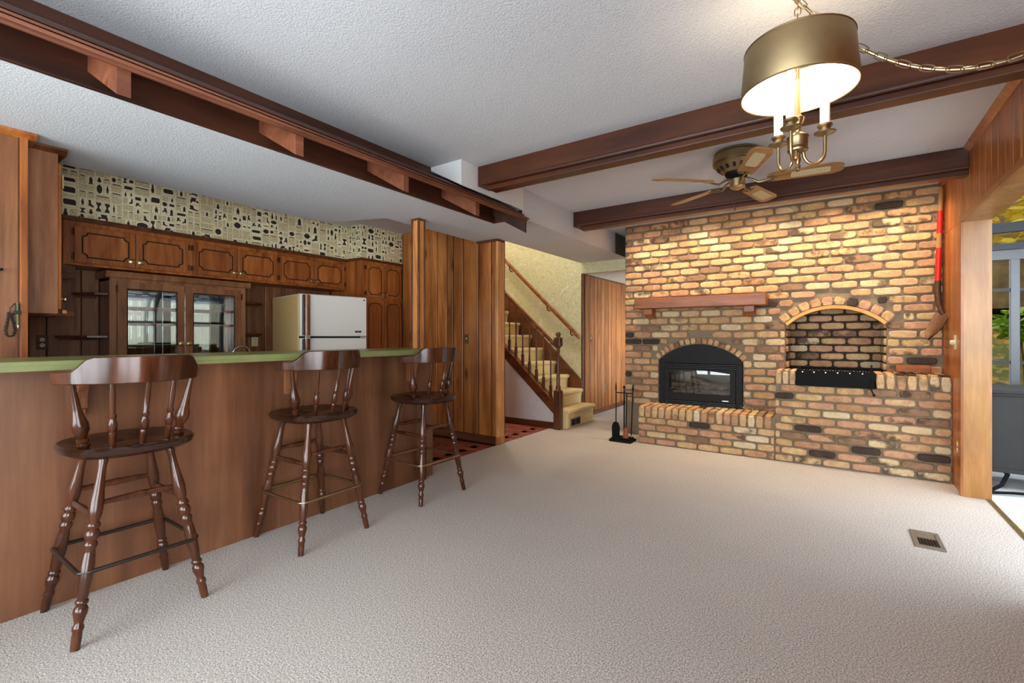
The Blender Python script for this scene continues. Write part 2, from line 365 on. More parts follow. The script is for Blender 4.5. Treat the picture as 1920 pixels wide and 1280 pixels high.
# ------------------------------------------------------------------ floor and ceilings
struct('floor', MB().prism([(-3.07, -2.3), (.94, -2.3), (.94, 8.6), (-3.07, 8.6)], 'z', -.06, 0), 'carpet', 'beige loop pile carpet covering the family room')
fe = struct('floor_entry', Bx(-5.3, -3.07, -2.3, 8.6, -.08, -.012), 'paver_grout', 'dark red brick paver floor of kitchen and entry')
pm = Bx(-.095, .095, -.045, .045, -.010, .004)
pv = obj('paver', pm, 'red_paver', fe, bev=.003)
first = True
for i in range(11):
    for j in range(26):
        x = -3.07 - .1 - i * .2 + (.1 if j % 2 else 0); y = 2.85 + j * .1
        if x > -3.165: x = -3.165
        if not (x < -3.1 and y < 5.32): continue
        if 4.14 < y < 4.34 : continue
        if x < -4.3: continue
        o = pv if first else pv.copy()
        if not first: COL.objects.link(o)
        first = False; o.location = (x, y, 0)
struct('ceiling', MB().prism([(-2.72, -2.3), (.95, -2.3), (.95, 6.3), (-2.72, 6.3)], 'z', ZC, ZC + .1), 'popcorn_ceiling', 'white popcorn textured ceiling over the family room')
struct('ceiling_lower', MB().prism([(-2.69, -2.3), (-2.69, 3.6), (-2.35, 3.6), (-2.35, 6.26), (-3.07, 6.26), (-3.07, 4.30), (-3.38, 4.18), (-3.38, 2.87), (-3.92, 2.68), (-4.0, 2.5), (-4.0, -2.3)], 'z', ZL, 2.66),
       'kitchen_ceiling_paint', 'lower white textured ceiling over kitchen and bar')
struct('ceiling_soffit', MB().prism([(-2.35, 2.362), (-2.35, 2.6), (-2.69, 2.6), (-2.69, 2.545)], 'y', 2.73, 3.602), 'white_plaster', 'short white soffit box above the end of the bar awning')
struct('ceiling_recess', Bx(-5.3, -3.3, .3, 4.3, 2.53, 2.6), 'kitchen_ceiling_paint', 'plain ceiling recess above the wallpaper and pantry')
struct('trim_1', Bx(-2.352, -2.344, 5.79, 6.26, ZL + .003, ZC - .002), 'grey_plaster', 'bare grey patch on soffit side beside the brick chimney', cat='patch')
struct('ceiling_hall', Bx(-3.045, -1.9, 6.33, 8.6, 2.13, 2.2), 'white_plaster', 'low white ceiling of the hallway beyond the stairs')
struct('ceiling_upstairs', Bx(-5.3, -2.3, 4.18, 6.4, 4.7, 4.8), 'white_plaster', 'white ceiling high above the stairwell')

# ------------------------------------------------------------------ walls
def planks(parent, mat, edges, mk, gap=.0065, bev=.005):
    for a, b_ in zip(edges[:-1], edges[1:]): obj('plank', mk(min(a, b_) + gap, max(a, b_) - gap), mat, parent, bev=bev)

# panelled wall by the stairs
wp = struct('wall_panel', Bx(-4.65, -3.09, 4.195, 4.285, 0, 2.56), 'dark_slot', 'knotty wood plank wall between bar and staircase')
planks(wp, 'plank_wood', [-4.6, -4.4, -4.198, -3.981, -3.824, -3.722, -3.568, -3.341, -3.158, -3.09], lambda a, b_: Bx(a, b_, 4.18, 4.20, .085, 2.53))
obj('baseboard', Bx(-4.6, -3.085, 4.165, 4.195, 0, .085), 'stringer_wood', wp, bev=.004)
obj('end_cap', Bx(-3.088, -3.062, 4.172, 4.30, .05, ZL), 'cap_wood_lit', wp, bev=.003)
obj('cap_block', Bx(-3.09, -3.058, 4.166, 4.306, 0, .085), 'post_wood', wp, bev=.003)
obj('crown', Bx(-3.36, -3.058, 4.164, 4.306, ZL - .028, ZL), 'stringer_wood', wp, bev=.003)
obj('corner_bead', Bx(-3.072, -3.060, 4.296, 4.310, .08, ZL - .02), 'stringer_wood', wp, bev=.002)
obj('back_panel', Bx(-4.65, -3.085, 4.285, 4.297, 0, ZL), 'plank_wood', wp)

struct('wall_stair', Bx(-5.3, -3.045, 6.26, 6.34, 0, 4.7), 'damask_paper', 'pale green damask wallpaper wall behind the stairs')
struct('wall_header', Bx(-3.045, -1.9, 6.26, 6.34, 2.13, ZL + .3), 'damask_paper', 'damask wallpaper header above the hallway opening')
wh = struct('wall_hall', Bx(-3.14, -3.06, 6.34, 8.6, 0, 2.2), 'dark_slot', 'honey coloured plank wall along the hallway')
planks(wh, 'hall_wood', [6.30, 6.523, 6.682, 6.80, 6.936, 7.08, 7.221, 7.357, 7.566, 7.77, 7.988, 8.25, 8.5], lambda a, b_: Bx(-3.062, -3.045, a, b_, .07, 2.12), .010)
obj('baseboard', Bx(-3.065, -3.032, 6.32, 8.6, 0, .072), 'stringer_wood', wh, bev=.004)
obj('corner_strip', Bx(-3.066, -3.036, 6.252, 6.30, .0, 2.13), 'stringer_wood', wh, bev=.003)
obj('crown', Bx(-3.062, -3.034, 6.30, 8.6, 2.11, 2.13), 'stringer_wood', wh)
struct('wall_hall_end', Bx(-3.14, -1.5, 8.5, 8.6, 0, 2.2), 'white_plaster', 'plain wall closing the far end of the hallway')
struct('wall_upstairs', MB().box(-5.3, -3.0, 4.2, 4.29, 2.57, 4.7).box(-3.07, -3.0, 4.29, 6.3, 2.67, 4.7).box(-5.4, -5.3, 4.2, 6.3, 0, 4.7), 'white_plaster', 'white walls of the stairwell above')

struct('wall_back', MB().box(-2.135, .95, 6.2, 6.3, 0, 2.66), 'white_plaster', 'wall closing the space behind the chimney')
struct('wall_hall_right', MB().box(-1.95, -1.9, 6.3, 8.6, 0, .3).box(-1.95, -1.9, 6.3, 8.6, 2.08, 2.2).box(-1.95, -1.9, 6.3, 6.45, .3, 2.08).box(-1.95, -1.9, 8.4, 8.6, .3, 2.08), 'white_plaster', 'white right hand wall of the hallway with an added window')
struct('window_5', Bx(-1.93, -1.925, 6.45, 8.4, .3, 2.08), 'window_glass', 'unseen hallway window added for daylight behind the chimney')  # unseen window added to brighten the hallway planks
# right wall with wide opening
YJ, ZO, YN = 4.812, 2.06, 3.06
wr = struct('wall_right', MB().box(.815, .935, YJ + .012, 6.3, 0, ZC).box(.815, .935, YN, YJ + .012, ZO + .02, ZC).box(.815, .935, -2.2, -1.95, 0, ZC).box(.815, .935, .45, YN, 0, ZC).box(.815, .935, -1.95, .45, 2.1, ZC), 'dark_slot', 'honey wood plank wall with wide opening to the sunroom')
planks(wr, 'right_wood', [4.845, 5.042, 5.246, 5.423, 5.6], lambda a, b_: Bx(.80, .818, a, b_, 0, ZO + .03), .003)
planks(wr, 'right_wood', [YN + .14 * i for i in range(19)], lambda a, b_: Bx(.80, .818, a, b_, ZO + .03, ZC - .03), .003)
planks(wr, 'right_wood', [.45 + .2175 * i for i in range(13)], lambda a, b_: Bx(.80, .818, a, b_, 0, ZC), .0015)
planks(wr, 'right_wood', [-1.95 + .2 * i for i in range(13)], lambda a, b_: Bx(.80, .818, a, b_, 2.1, ZC), .0015)
obj('crown', MB().prism([(.80, ZC), (.80, ZC - .035), (.79, ZC - .03), (.765, ZC - .006), (.765, ZC)], 'y', -2.2, 5.57), 'right_wood', wr)
tr = struct('trim_2', Bx(.802, .956, YJ, YJ + .022, 0, ZO), 'jamb_wood', 'pale plywood jamb lining the sunroom opening', cat='jamb')
struct('trim_3', Bx(.802, .956, YN, YJ + .02, ZO, ZO + .018), 'jamb_wood', 'pale plywood underside of the sunroom lintel', cat='lintel')
struct('trim_4', MB().prism([(YN, ZO), (YJ + .002, ZO), (YJ + .05, ZO + .05), (YN - .05, ZO + .05)], 'x', .785, .805), 'casing_wood', 'mitred wood casing along the sunroom lintel', cat='casing', bev=.003)
struct('trim_5', MB().prism([(YJ + .002, 0), (YJ + .05, 0), (YJ + .05, ZO + .048), (YJ + .002, ZO)], 'x', .787, .805), 'right_wood', 'narrow wood casing beside the pale jamb', cat='casing', bev=.003)
struct('trim_6', Bx(.80, .94, YN - .02, YN, 0, ZO), 'jamb_wood', 'pale jamb at the near end of the opening', cat='jamb')
struct('threshold_strip', MB().box(.925, .955, YN, YJ, 0, .006).box(.935, .945, YN, YJ, .006, .009), 'threshold_brass', 'brass carpet threshold strip between room and sunroom', cat='threshold')

# back of the room: rear wall, left wall; unseen picture windows added for daylight
RY = -2.2
wrw = MB()
for a in ((-4.1, .95, RY - .1, RY, 0, .12), (-4.1, .95, RY - .1, RY, 2.42, 2.66), (-4.1, -3.95, RY - .1, RY, .12, 2.42), (.72, .95, RY - .1, RY, .12, 2.42)): wrw.box(*a)
struct('wall_rear', wrw, 'white_plaster', 'white rear wall with added picture windows behind the viewer')
w3 = struct('window_3', MB().box(-3.95, .72, RY - .08, RY - .02, .12, .18).box(-3.95, .72, RY - .08, RY - .02, 2.36, 2.42), 'white_plaster', 'unseen rear picture window added for daylight, white frame')
for i in range(5): obj('mullion', Bx(-3.95 + i * 1.1525, -3.89 + i * 1.1525, RY - .08, RY - .02, .18, 2.36), 'white_plaster', w3)
for i in range(4): obj('pane', Bx(-3.89 + i * 1.1525, -3.95 + (i + 1) * 1.1525, RY - .053, RY - .047, .18, 2.36), 'window_glass', w3)
w4 = struct('window_4', MB().box(.83, .92, -1.95, .45, 0, .06).box(.83, .92, -1.95, .45, 2.04, 2.1), 'aluminium', 'unseen glass door added for daylight in right wall behind the viewer')  # unseen door added to bring daylight onto bar and kitchen
for y in (-1.95, -.78, .39): obj('stile', Bx(.83, .92, y, y + .06, .06, 2.04), 'aluminium', w4)
for a in (-1.89, -.72): obj('pane', Bx(.872, .878, a, a + 1.11, .06, 2.04), 'window_glass', w4)
portal('door_portal', (.94, -.75, 1.05), (0, PI / 2, 0), 1.98, 2.3)
struct('wall_left', MB().box(-4.1, -4.0, RY, .3, 0, 2.66).box(-5.3, -4.0, .3, .44, 0, 2.66), 'white_plaster', 'white left wall beyond the end of the bar')
portal('rear_window_portal', (-1.62, RY - .01, 1.27), (PI / 2, 0, 0), 4.6, 2.24)

# ------------------------------------------------------------------ bricks
def brick_mesh(seed, L, H, D):
    r = random.Random(seed); nx, nz = 5, 2; per = []
    for i in range(nx): per.append((-.5 + i / nx, -.5))
    for i in range(nz): per.append((.5, -.5 + i / nz))
    for i in range(nx): per.append((.5 - i / nx, .5))
    for i in range(nz): per.append((-.5, .5 - i / nz))
    n = len(per); vs_ = []
    j = [(r.uniform(-.0022, .0022), r.uniform(-.0028, .0022)) for _ in per]
    for lay, (yy, ins) in enumerate(((.02, 0), (-D + .006, 0), (-D, .006))):
        for (a, b_), (ja, jb) in zip(per, j):
            x, z = a * L, b_ * H
            corner = abs(abs(a) - .5) < 1e-6 and abs(abs(b_) - .5) < 1e-6
            k = ins + (.006 if corner else 0)
            if lay: x += ja; z += jb
            if abs(abs(a) - .5) < 1e-6: x -= math.copysign(k, a)
            if abs(abs(b_) - .5) < 1e-6: z -= math.copysign(k, b_)
            vs_.append((x, yy + (r.uniform(-.0012, .0012) if lay == 2 else 0), z))
    fs = [(l * n + k, l * n + (k + 1) % n, (l + 1) * n + (k + 1) % n, (l + 1) * n + k) for l in range(2) for k in range(n)] + [tuple(2 * n + k for k in range(n))]
    me = bpy.data.meshes.new('brick'); me.from_pydata(vs_, [], fs); me.materials.append(MATS['brick_clay'])
    bm = bmesh.new(); bm.from_mesh(me); bmesh.ops.recalc_face_normals(bm, faces=bm.faces); bm.to_mesh(me); bm.free()
    return me
BM = [brick_mesh(i, .2, .063, .020) for i in range(14)]
BH = [brick_mesh(50 + i, .10, .063, .020) for i in range(6)]
BS = [brick_mesh(90 + i, .062, .11, .020) for i in range(8)]
BC = [0]
def put_brick(parent, me, x, y, z, sx=1, sz=1, rz=0, tilt=0, sy=None):
    o = bpy.data.objects.new('brick', me); COL.objects.link(o); o.parent = parent
    off = wloc(parent); o.location = (x - off.x, y - off.y, z - off.z)
    o.rotation_euler = (0, tilt, rz); o.scale = (sx, sy or random.uniform(.75, 1.25), sz); BC[0] += 1; return o
def course(parent, x0, x1, z, h, y, phase, blocks=(), mod=.222, joint=.016, rz=0, ox=0, oy=0):
    """one running bond course between x0 and x1, leaving out the blocked intervals"""
    segs = [(x0, x1)]
    for a, b_ in blocks:
        ns = []
        for s, e in segs:
            if b_ <= s or a >= e: ns.append((s, e)); continue
            if a > s: ns.append((s, a))
            if b_ < e: ns.append((b_, e))
        segs = ns
    k = x0 - mod * phase
    while k < x1:
        w_ = mod * random.uniform(.97, 1.03)
        for s, e in segs:
            a, b_ = max(k + joint / 2, s + .004), min(k + w_ - joint / 2, e - .004)
            L = b_ - a
            if L < .03: continue
            me, l0 = (random.choice(BM), .2) if L > .13 else (random.choice(BH), .1)
            c_ = (a + b_) / 2
            if rz: put_brick(parent, me, ox, oy + (c_ if rz > 0 else -c_), z, L / l0, (h - joint) / .063, rz, random.uniform(-.006, .006))
            else: put_brick(parent, me, c_, y, z, L / l0, (h - joint) * random.uniform(.95, 1.03) / .063, 0, random.uniform(-.008, .008))
        k += w_

# openings: fireplace arch and grill alcove arch
def circ(c0, c1, spring, crown):
    hw = (c1 - c0) / 2; rise = crown - spring; R = (hw * hw + rise * rise) / (2 * rise); return (c0 + c1) / 2, crown - R, R
FX0, FX1, FS, FCW = -1.712, -.808, .925, 1.115
AX0, AX1, AS, ACW, AZ0 = -.41, .41, 1.335, 1.505, .872
Fc, Ac = circ(FX0, FX1, FS, FCW), circ(AX0, AX1, AS, ACW)
def archz(C, x, extra=0):
    R = C[2] + extra; d = R * R - (x - C[0]) ** 2
    return C[1] + math.sqrt(d) if d > 0 else -9
BXL = -2.135
slab = MB(); N = 36
def column(a, b_, z0, z1):
    if z1 - z0 > .002: slab.box(a, b_, YU + .004, YU + .13, z0, z1)
column(BXL, FX0, 0, ZC); column(FX1, AX0, 0, ZC); column(AX1, .812, 0, ZC)
for i in range(N):
    a, b_ = FX0 + (FX1 - FX0) * i / N, FX0 + (FX1 - FX0) * (i + 1) / N
    column(a, b_, min(archz(Fc, a), archz(Fc, b_)), ZC); column(a, b_, 0, .35)
    a, b_ = AX0 + (AX1 - AX0) * i / N, AX0 + (AX1 - AX0) * (i + 1) / N
    column(a, b_, min(archz(Ac, a), archz(Ac, b_)), ZC); column(a, b_, 0, AZ0 - .01)
slab.box(BXL, BXL + .05, YU + .1, 6.26, 0, ZC)
wf = struct('wall_fireplace', slab, 'mortar', 'full height chimney wall of pale reclaimed brick')
# alcove lining
obj('alcove_lining', MB().box(AX0 - .02, AX0 - .002, YU + .02, 6.06, AZ0 - .02, 1.7).box(AX1 + .002, AX1 + .02, YU + .02, 6.06, AZ0 - .02, 1.7).box(AX0 - .02, AX1 + .02, 6.02, 6.06, AZ0 - .02, 1.7)
    .box(AX0 - .02, AX1 + .02, YU + .14, 6.06, 1.6, 1.64).box(AX0 - .02, AX1 + .02, YU + .01, 6.06, AZ0 - .04, AZ0 - .012), 'dark_mortar', wf)
CH = .0803
nz = 27
for i in range(nz):
    z = ZC - .012 - CH * (i + .5); zt, zb = z + CH / 2, z - CH / 2
    if zt < .40: break
    bl = []
    def hw_at(C, ex, zz):
        R = C[2] + ex; d = R * R - (zz - C[1]) ** 2; return math.sqrt(d) if d > 0 else 0
    ex = .078
    if zb < FCW + ex - .004:
        h_ = hw_at(Fc, ex, max(zb, FS)) if zb > FS - .06 else 0
        h_ = max(h_, (FX1 - FX0) / 2 if zb < FS else 0)
        if h_: bl.append((Fc[0] - h_, Fc[0] + h_))
    exa = .092
    if zb < ACW + exa - .004:
        h_ = hw_at(Ac, exa, max(zb, AS)) if zb > AS - .07 else 0
        h_ = max(h_, (AX1 - AX0) / 2 if zb < AS else 0)
        if h_: bl.append((Ac[0] - h_, Ac[0] + h_))
    x1 = .80 if zb > .84 else -.47
    course(wf, BXL, x1, z, CH, YU, (0 if i % 2 else .55) + random.uniform(-.06, .06), bl)
def arch_bricks(parent, C, x0, x1, zs, ex, n, y):
    a0 = math.atan2(zs - C[1], x0 - C[0]); a1 = math.atan2(zs - C[1], x1 - C[0])
    for i in range(n):
        a = a0 + (a1 - a0) * (i + .5) / n; R = C[2] + ex / 2 + .003
        wd = abs(a1 - a0) * R / n - .009
        put_brick(parent, random.choice(BS), C[0] + R * math.cos(a), y, C[1] + R * math.sin(a), wd / .062, (ex - .008) / .11, 0, PI / 2 - a)
arch_bricks(wf, Fc, FX0, FX1, FS, .072, 17, YU - .002)
arch_bricks(wf, Ac, AX0 - .02, AX1 + .02, AS, .088, 10, YU - .004)
for i in range(8):   # alcove back wall
    course(wf, AX0, AX1, AZ0 + .04 + i * CH, CH, 6.02, .5 * (i % 2) + .2)
for i in range(6):   # alcove side walls
    course(wf, 0, .40, AZ0 + .04 + i * CH, CH, 0, .5 * (i % 2), rz=PI / 2, ox=AX0, oy=YU + .03)
    course(wf, -.40, 0, AZ0 + .04 + i * CH, CH, 0, .5 * (i % 2), rz=-PI / 2, ox=AX1, oy=YU + .03)
print('wall bricks', BC[0])

# raised hearth and grill counter
ht = thing('brick_hearth', 'low raised brick hearth in front of the fireplace', 'hearth', (-1.15, YL + .2, 0))
obj('mortar_core', Bx(-1.822, -.462, YL + .006, YU + .01, 0, .405), 'mortar', ht)
CL = .0745
for i in range(4): course(ht, -1.83, -.47, CL * (i + .5), CL, YL, .5 * (i % 2) + .1, joint=.014)
for i in range(18):
    x = -1.79 + i * .0742
    put_brick(ht, random.choice(BS), x, YL, .298 + .0575, 1, 1, 0, random.uniform(-.02, .02))
    o = put_brick(ht, random.choice(BS), x, YL + .10, .412, 1, 1.7, 0, 0, sy=.3); o.rotation_euler = (-PI / 2, 0, 0)
    o = put_brick(ht, random.choice(BS), x, YL + .295, .412, 1, 1.7, 0, 0, sy=.3); o.rotation_euler = (-PI / 2, 0, 0)
gc = thing('brick_grill_counter', 'waist high brick counter carrying the grill', 'brick counter', (.16, YL + .2, 0))
obj('mortar_core', MB().box(-.465, .80, YL + .006, YU + .01, 0, .74).box(-.465, -.30, YL + .006, YU + .01, .74, .862).box(.31, .80, YL + .006, YU + .01, .74, .862), 'mortar', gc)
for i in range(10): course(gc, -.47, .80, CL * (i + .5), CL, YL, .5 * (i % 2) + .3, joint=.014)
for x0, x1, n in ((-.468, -.292, 3), (.300, .80, 7)):
    for i in range(n):
        wd = (x1 - x0) / n; x = x0 + wd * (i + .5)
        put_brick(gc, random.choice(BS), x, YL, .805, (wd - .011) / .062, 1.06, 0, random.uniform(-.02, .02))
        o = put_brick(gc, random.choice(BS), x, YL + .10, .869, (wd - .011) / .062, 1.7, 0, 0, sy=.3); o.rotation_euler = (-PI / 2, 0, 0)
        o = put_brick(gc, random.choice(BS), x, YL + .295, .869, (wd - .011) / .062, 1.7, 0, 0, sy=.3); o.rotation_euler = (-PI / 2, 0, 0)

# copper arch trim under the alcove arch
ctm = MB(); aa0 = math.degrees(math.atan2(AS - Ac[1], AX0 - Ac[0])); aa1 = math.degrees(math.atan2(AS - Ac[1], AX1 - Ac[0]))
ou, inn = arc(Ac[0], Ac[1], Ac[2] + .004, aa0, aa1, 24), arc(Ac[0], Ac[1], Ac[2] - .028, aa0, aa1, 24)
obj('arch_trim', ctm.prism(ou + inn[::-1], 'y', YU - .02, YU + .11), 'copper_trim', wf, label='copper coloured metal arch band over the grill alcove')

# mantel
mt = thing('mantel_shelf', 'thick reddish timber mantel beam on two wooden corbels', 'mantel', (-1.26, 5.47, 1.525))
mb = MB(); nseg = 12; mx0, mx1 = -1.94, -.565
obj('beam', Bx(mx0, mx1, 5.36, YU + .0, 1.525, 1.645), 'mantel_wood', mt, bev=.008)
for x in (-1.80, -.73): obj('corbel', MB().prism([(5.43, 1.525), (YU - .002, 1.525), (YU - .002, 1.42), (5.50, 1.42), (5.43, 1.46)], 'x', x - .05, x + .05), 'mantel_wood', mt, bev=.005)

# fireplace insert
fi = thing('fireplace_insert', 'black arched gas fireplace insert with glass door and logs', 'fireplace', (-1.26, 5.57, .414))
yf = 5.552
arch_out = arc(Fc[0], Fc[1], Fc[2] - .004, math.degrees(math.atan2(FS - Fc[1], FX1 - Fc[0])), math.degrees(math.atan2(FS - Fc[1], FX0 - Fc[0])), 24)
obj('arch_plate', MB().prism([(FX1 - .004, .895)] + arch_out + [(FX0 + .004, .895)], 'y', yf + .012, yf + .045), 'stove_black', fi, bev=.002)
for a, b_ in ((FX0 + .004, -1.645), (-.872, FX1 - .004)): obj('side_panel', Bx(a, b_, yf + .008, yf + .05, .414, .895), 'stove_black', fi, bev=.002)
for k in range(3): obj('louver', MB().prism([(yf - .002, .845 + k * .018), (yf + .02, .855 + k * .018), (yf + .022, .859 + k * .018), (yf - .002, .850 + k * .018)], 'x', -1.645, -.872), 'stove_trim', fi)
obj('louver_back', Bx(-1.645, -.872, yf + .024, yf + .05, .832, .90), 'dark_slot', fi)
wx0, wx1, wz0, wz1 = -1.586, -.932, .552, .79
n_ = 12
inner = [(wx0 + .02, wz0), (wx1 - .02, wz0), (wx1, wz0 + .02)] + [(wx1 - (wx1 - wx0) * i / n_, wz1 + .028 * math.sin(PI * i / n_)) for i in range(n_ + 1)] + [(wx0, wz0 + .02)]
outer = [(-1.64, .475), (-.877, .475), (-.877, .49)] + [(-.877 - .763 * i / n_, .832) for i in range(n_ + 1)] + [(-1.64, .49)]
dr = obj('glass_door', MB().ring(outer, inner, 'y', yf - .004, yf + .03), 'stove_black', fi)
obj('pane', MB().prism(inner, 'y', yf + .016, yf + .020), 'stove_glass', dr)
obj('door_badge', Bx(-1.01, -.945, yf - .008, yf - .003, .487, .497), 'nickel', dr)
obj('bottom_grille', MB().box(-1.645, -.872, yf + .03, yf + .05, .414, .475), 'dark_slot', fi)
for k in range(3): obj('louver', MB().prism([(yf, .419 + k * .018), (yf + .022, .426 + k * .018), (yf + .022, .430 + k * .018), (yf, .427 + k * .018)], 'x', -1.64, -.877), 'stove_trim', fi)
obj('firebox', MB().box(-1.62, -.9, 5.92, 5.94, .45, .86).box(-1.66, -1.62, yf + .05, 5.94, .45, .86).box(-.90, -.86, yf + .05, 5.94, .45, .86).box(-1.62, -.9, yf + .05, 5.92, .83, .86).box(-1.62, -.9, yf + .05, 5.92, .45, .50), 'ash_grey', fi)
rr = random.Random(3)
for (x, y, z, L, a, el) in ((-1.42, 5.66, .555, .34, .1, .1), (-1.12, 5.68, .56, .36, -.15, -.05), (-1.28, 5.74, .60, .5, .25, .12), (-1.05, 5.76, .63, .32, -.5, .15), (-1.46, 5.72, .63, .3, .6, -.2), (-1.25, 5.64, .535, .24, -.05, 0), (-1.2, 5.69, .665, .36, .1, -.3)):
    d = Vector((math.cos(a) * math.cos(el), math.sin(a) * math.cos(el), math.sin(el))) * L / 2; c_ = Vector((x, y, z))
    pts = [c_ - d + d * 2 * k / 6 + Vector((0, rr.uniform(-.008, .008), rr.uniform(-.008, .008))) for k in range(7)]
    obj('log', MB().tube(pts, [rr.uniform(.026, .04) for _ in pts], 9), 'ceramic_log', fi, True)
gas = thing('gas_key', 'small steel gas valve key at the hearth brick', 'valve key', (-.83, 5.54, .43))
obj('stem', MB().cyl((-.84, 5.55, .45), (-.78, 5.50, .452), .005), 'nickel', gas, True)
obj('cross_bar', MB().cyl((-.80, 5.50, .44), (-.765, 5.50, .466), .004), 'nickel', gas, True)

# grill
gr = thing('charcoal_grill', 'black iron charcoal grill set in the brick counter', 'grill', (0, YL, .742))
obj('front_plate', MB().box(-.29, .296, YL - .045, YL - .03, .742, .888), 'iron_black', gr, bev=.002)
te = MB()
for i in range(26): te.box(-.285 + i * .022, -.275 + i * .022, YL - .045, YL - .03, .888, .897)
obj('notched_edge', te, 'iron_black', gr)
obj('fire_box', MB().box(-.29, -.28, YL - .03, YU + .2, .75, .885).box(.286, .296, YL - .03, YU + .2, .75, .885).box(-.28, .286, YL - .03, YU + .2, .75, .757).box(-.28, .286, YU + .19, YU + .2, .75, .885), 'iron_black', gr)
for i in range(14): obj('grate_bar', MB().cyl((-.26 + i * .04, YL - .02, .872), (-.26 + i * .04, YU + .18, .872), .004, n=6), 'iron_black', gr)
for i in range(6): obj('rivet', MB().cyl((-.24 + i * .09, YL - .05, .872), (-.24 + i * .09, YL - .044, .872), .005, n=8), 'nickel', gr)
obj('lever', MB().tube([(.275, YL - .02, .95), (.276, YL - .03, .87), (.278, YL - .06, .80), (.262, YL - .075, .755), (.285, YL - .11, .70)], .006, 8), 'iron_black', gr, True)
obj('lever_knob', MB().ball((.287, YL - .112, .695), .012), 'iron_black', gr, True)
lg = thing('split_log', 'short split log lying on the brick counter ledge', 'firewood', (.58, 5.46, .885))
obj('wood', MB().prism([(5.40, .886), (5.52, .886), (5.50, .94), (5.45, .95), (5.41, .925)], 'x', .46, .70), 'firewood', lg, bev=.006)

# fire tools
ft = thing('fireplace_tools', 'black iron fireplace tool stand beside the hearth', 'tool set', (-2.02, 5.14, 0))
obj('base', Bx(-2.13, -1.87, 5.06, 5.24, 0, .03), 'iron_black', ft, bev=.006)
obj('base_top', Bx(-2.11, -1.89, 5.08, 5.22, .03, .05), 'iron_black', ft, bev=.006)
obj('post', MB().cyl((-1.98, 5.15, .05), (-1.98, 5.15, .60), .008).ball((-1.98, 5.15, .62), .017), 'iron_black', ft, True)
obj('crossbar', MB().cyl((-2.08, 5.15, .555), (-1.88, 5.15, .555), .006), 'iron_black', ft, True)
sh = obj('shovel', MB().cyl((-2.07, 5.13, .22), (-2.07, 5.13, .60), .006).lathe((-2.07, 5.13, .58), (-2.07, 5.13, .67), [(0, .006), (.3, .010), (.6, .007), (1, .004)], 10), 'iron_black', ft, True)
obj('shovel_blade', MB().prism([(-2.115, .05), (-2.025, .05), (-2.022, .16), (-2.04, .21), (-2.07, .225), (-2.10, .21), (-2.118, .16)], 'y', 5.118, 5.126), 'iron_black', sh)
pk = obj('poker', MB().cyl((-1.89, 5.13, .08), (-1.87, 5.13, .60), .006).lathe((-1.87, 5.13, .58), (-1.87, 5.13, .66), [(0, .006), (.3, .010), (.6, .007), (1, .004)], 10), 'iron_black', ft, True)
br = obj('brush', MB().cyl((-1.94, 5.10, .16), (-1.94, 5.13, .56), .006), 'iron_black', ft, True)
obj('bristles', MB().lathe((-1.94, 5.095, .17), (-1.94, 5.09, .055), [(0, .014), (.3, .024), (1, .032)], 12), 'firewood', br, True)

# ------------------------------------------------------------------ beams
def beam(y, lab, xl):
    t_ = thing('ceiling_beam', lab, 'beam', (-.8, y + .07, 2.365))
    obj('beam_box', Bx(-2.348, .80, y, y + .15, 2.402, ZC), 'beam_wood', t_, bev=.004)
    obj('lower_strip', Bx(xl, .80, y + .025, y + .125, 2.366, 2.402), 'beam_wood', t_, bev=.004)
    obj('edge_bead', Bx(-2.3, .80, y - .012, y, 2.402, 2.424), 'beam_wood', t_, bev=.006)
beam(2.93, 'dark timber ceiling beam crossing just behind the brass chandelier', -2.26)
beam(4.60, 'dark timber ceiling beam just in front of the brick chimney', -2.28)

# unseen recessed lights, placed for the warm wash on the brick wall
def downlight(x, y, power, lab):
    t_ = thing('recessed_light', lab, 'ceiling light', (x, y, ZC), 'unseen recessed lights behind the far beam')
    obj('trim_ring', MB().lathe((x, y, ZC - .008), (x, y, ZC + .0), [(0, .05), (.5, .058), (1, .06)], 20), 'white_plaster', t_, True)
    obj('lens', MB().cyl((x, y, ZC - .010), (x, y, ZC - .007), .042, n=20), 'downlight_glow', t_)
    l = bpy.data.lights.new('recessed_lamp', 'SPOT'); l.energy = power; l.color = (1, .80, .54); l.spot_size = math.radians(128); l.spot_blend = 1.0; l.shadow_soft_size = .035
    o = bpy.data.objects.new('recessed_lamp', l); COL.objects.link(o); o.parent = t_; o.location = (0, 0, -.02); o.rotation_euler = (math.radians(14), 0, 0)
for x, p, q in ((-1.8, 30, 'beside the hallway end of the chimney'), (-1.2, 36, 'straight above the middle of the mantel'), (-.6, 40, 'above the mantel end next to grill'), (.0, 40, 'straight above the grill alcove'), (.5, 30, 'close to the antique shovel')): downlight(x, 5.2, p, 'unseen recessed ceiling light ' + q)

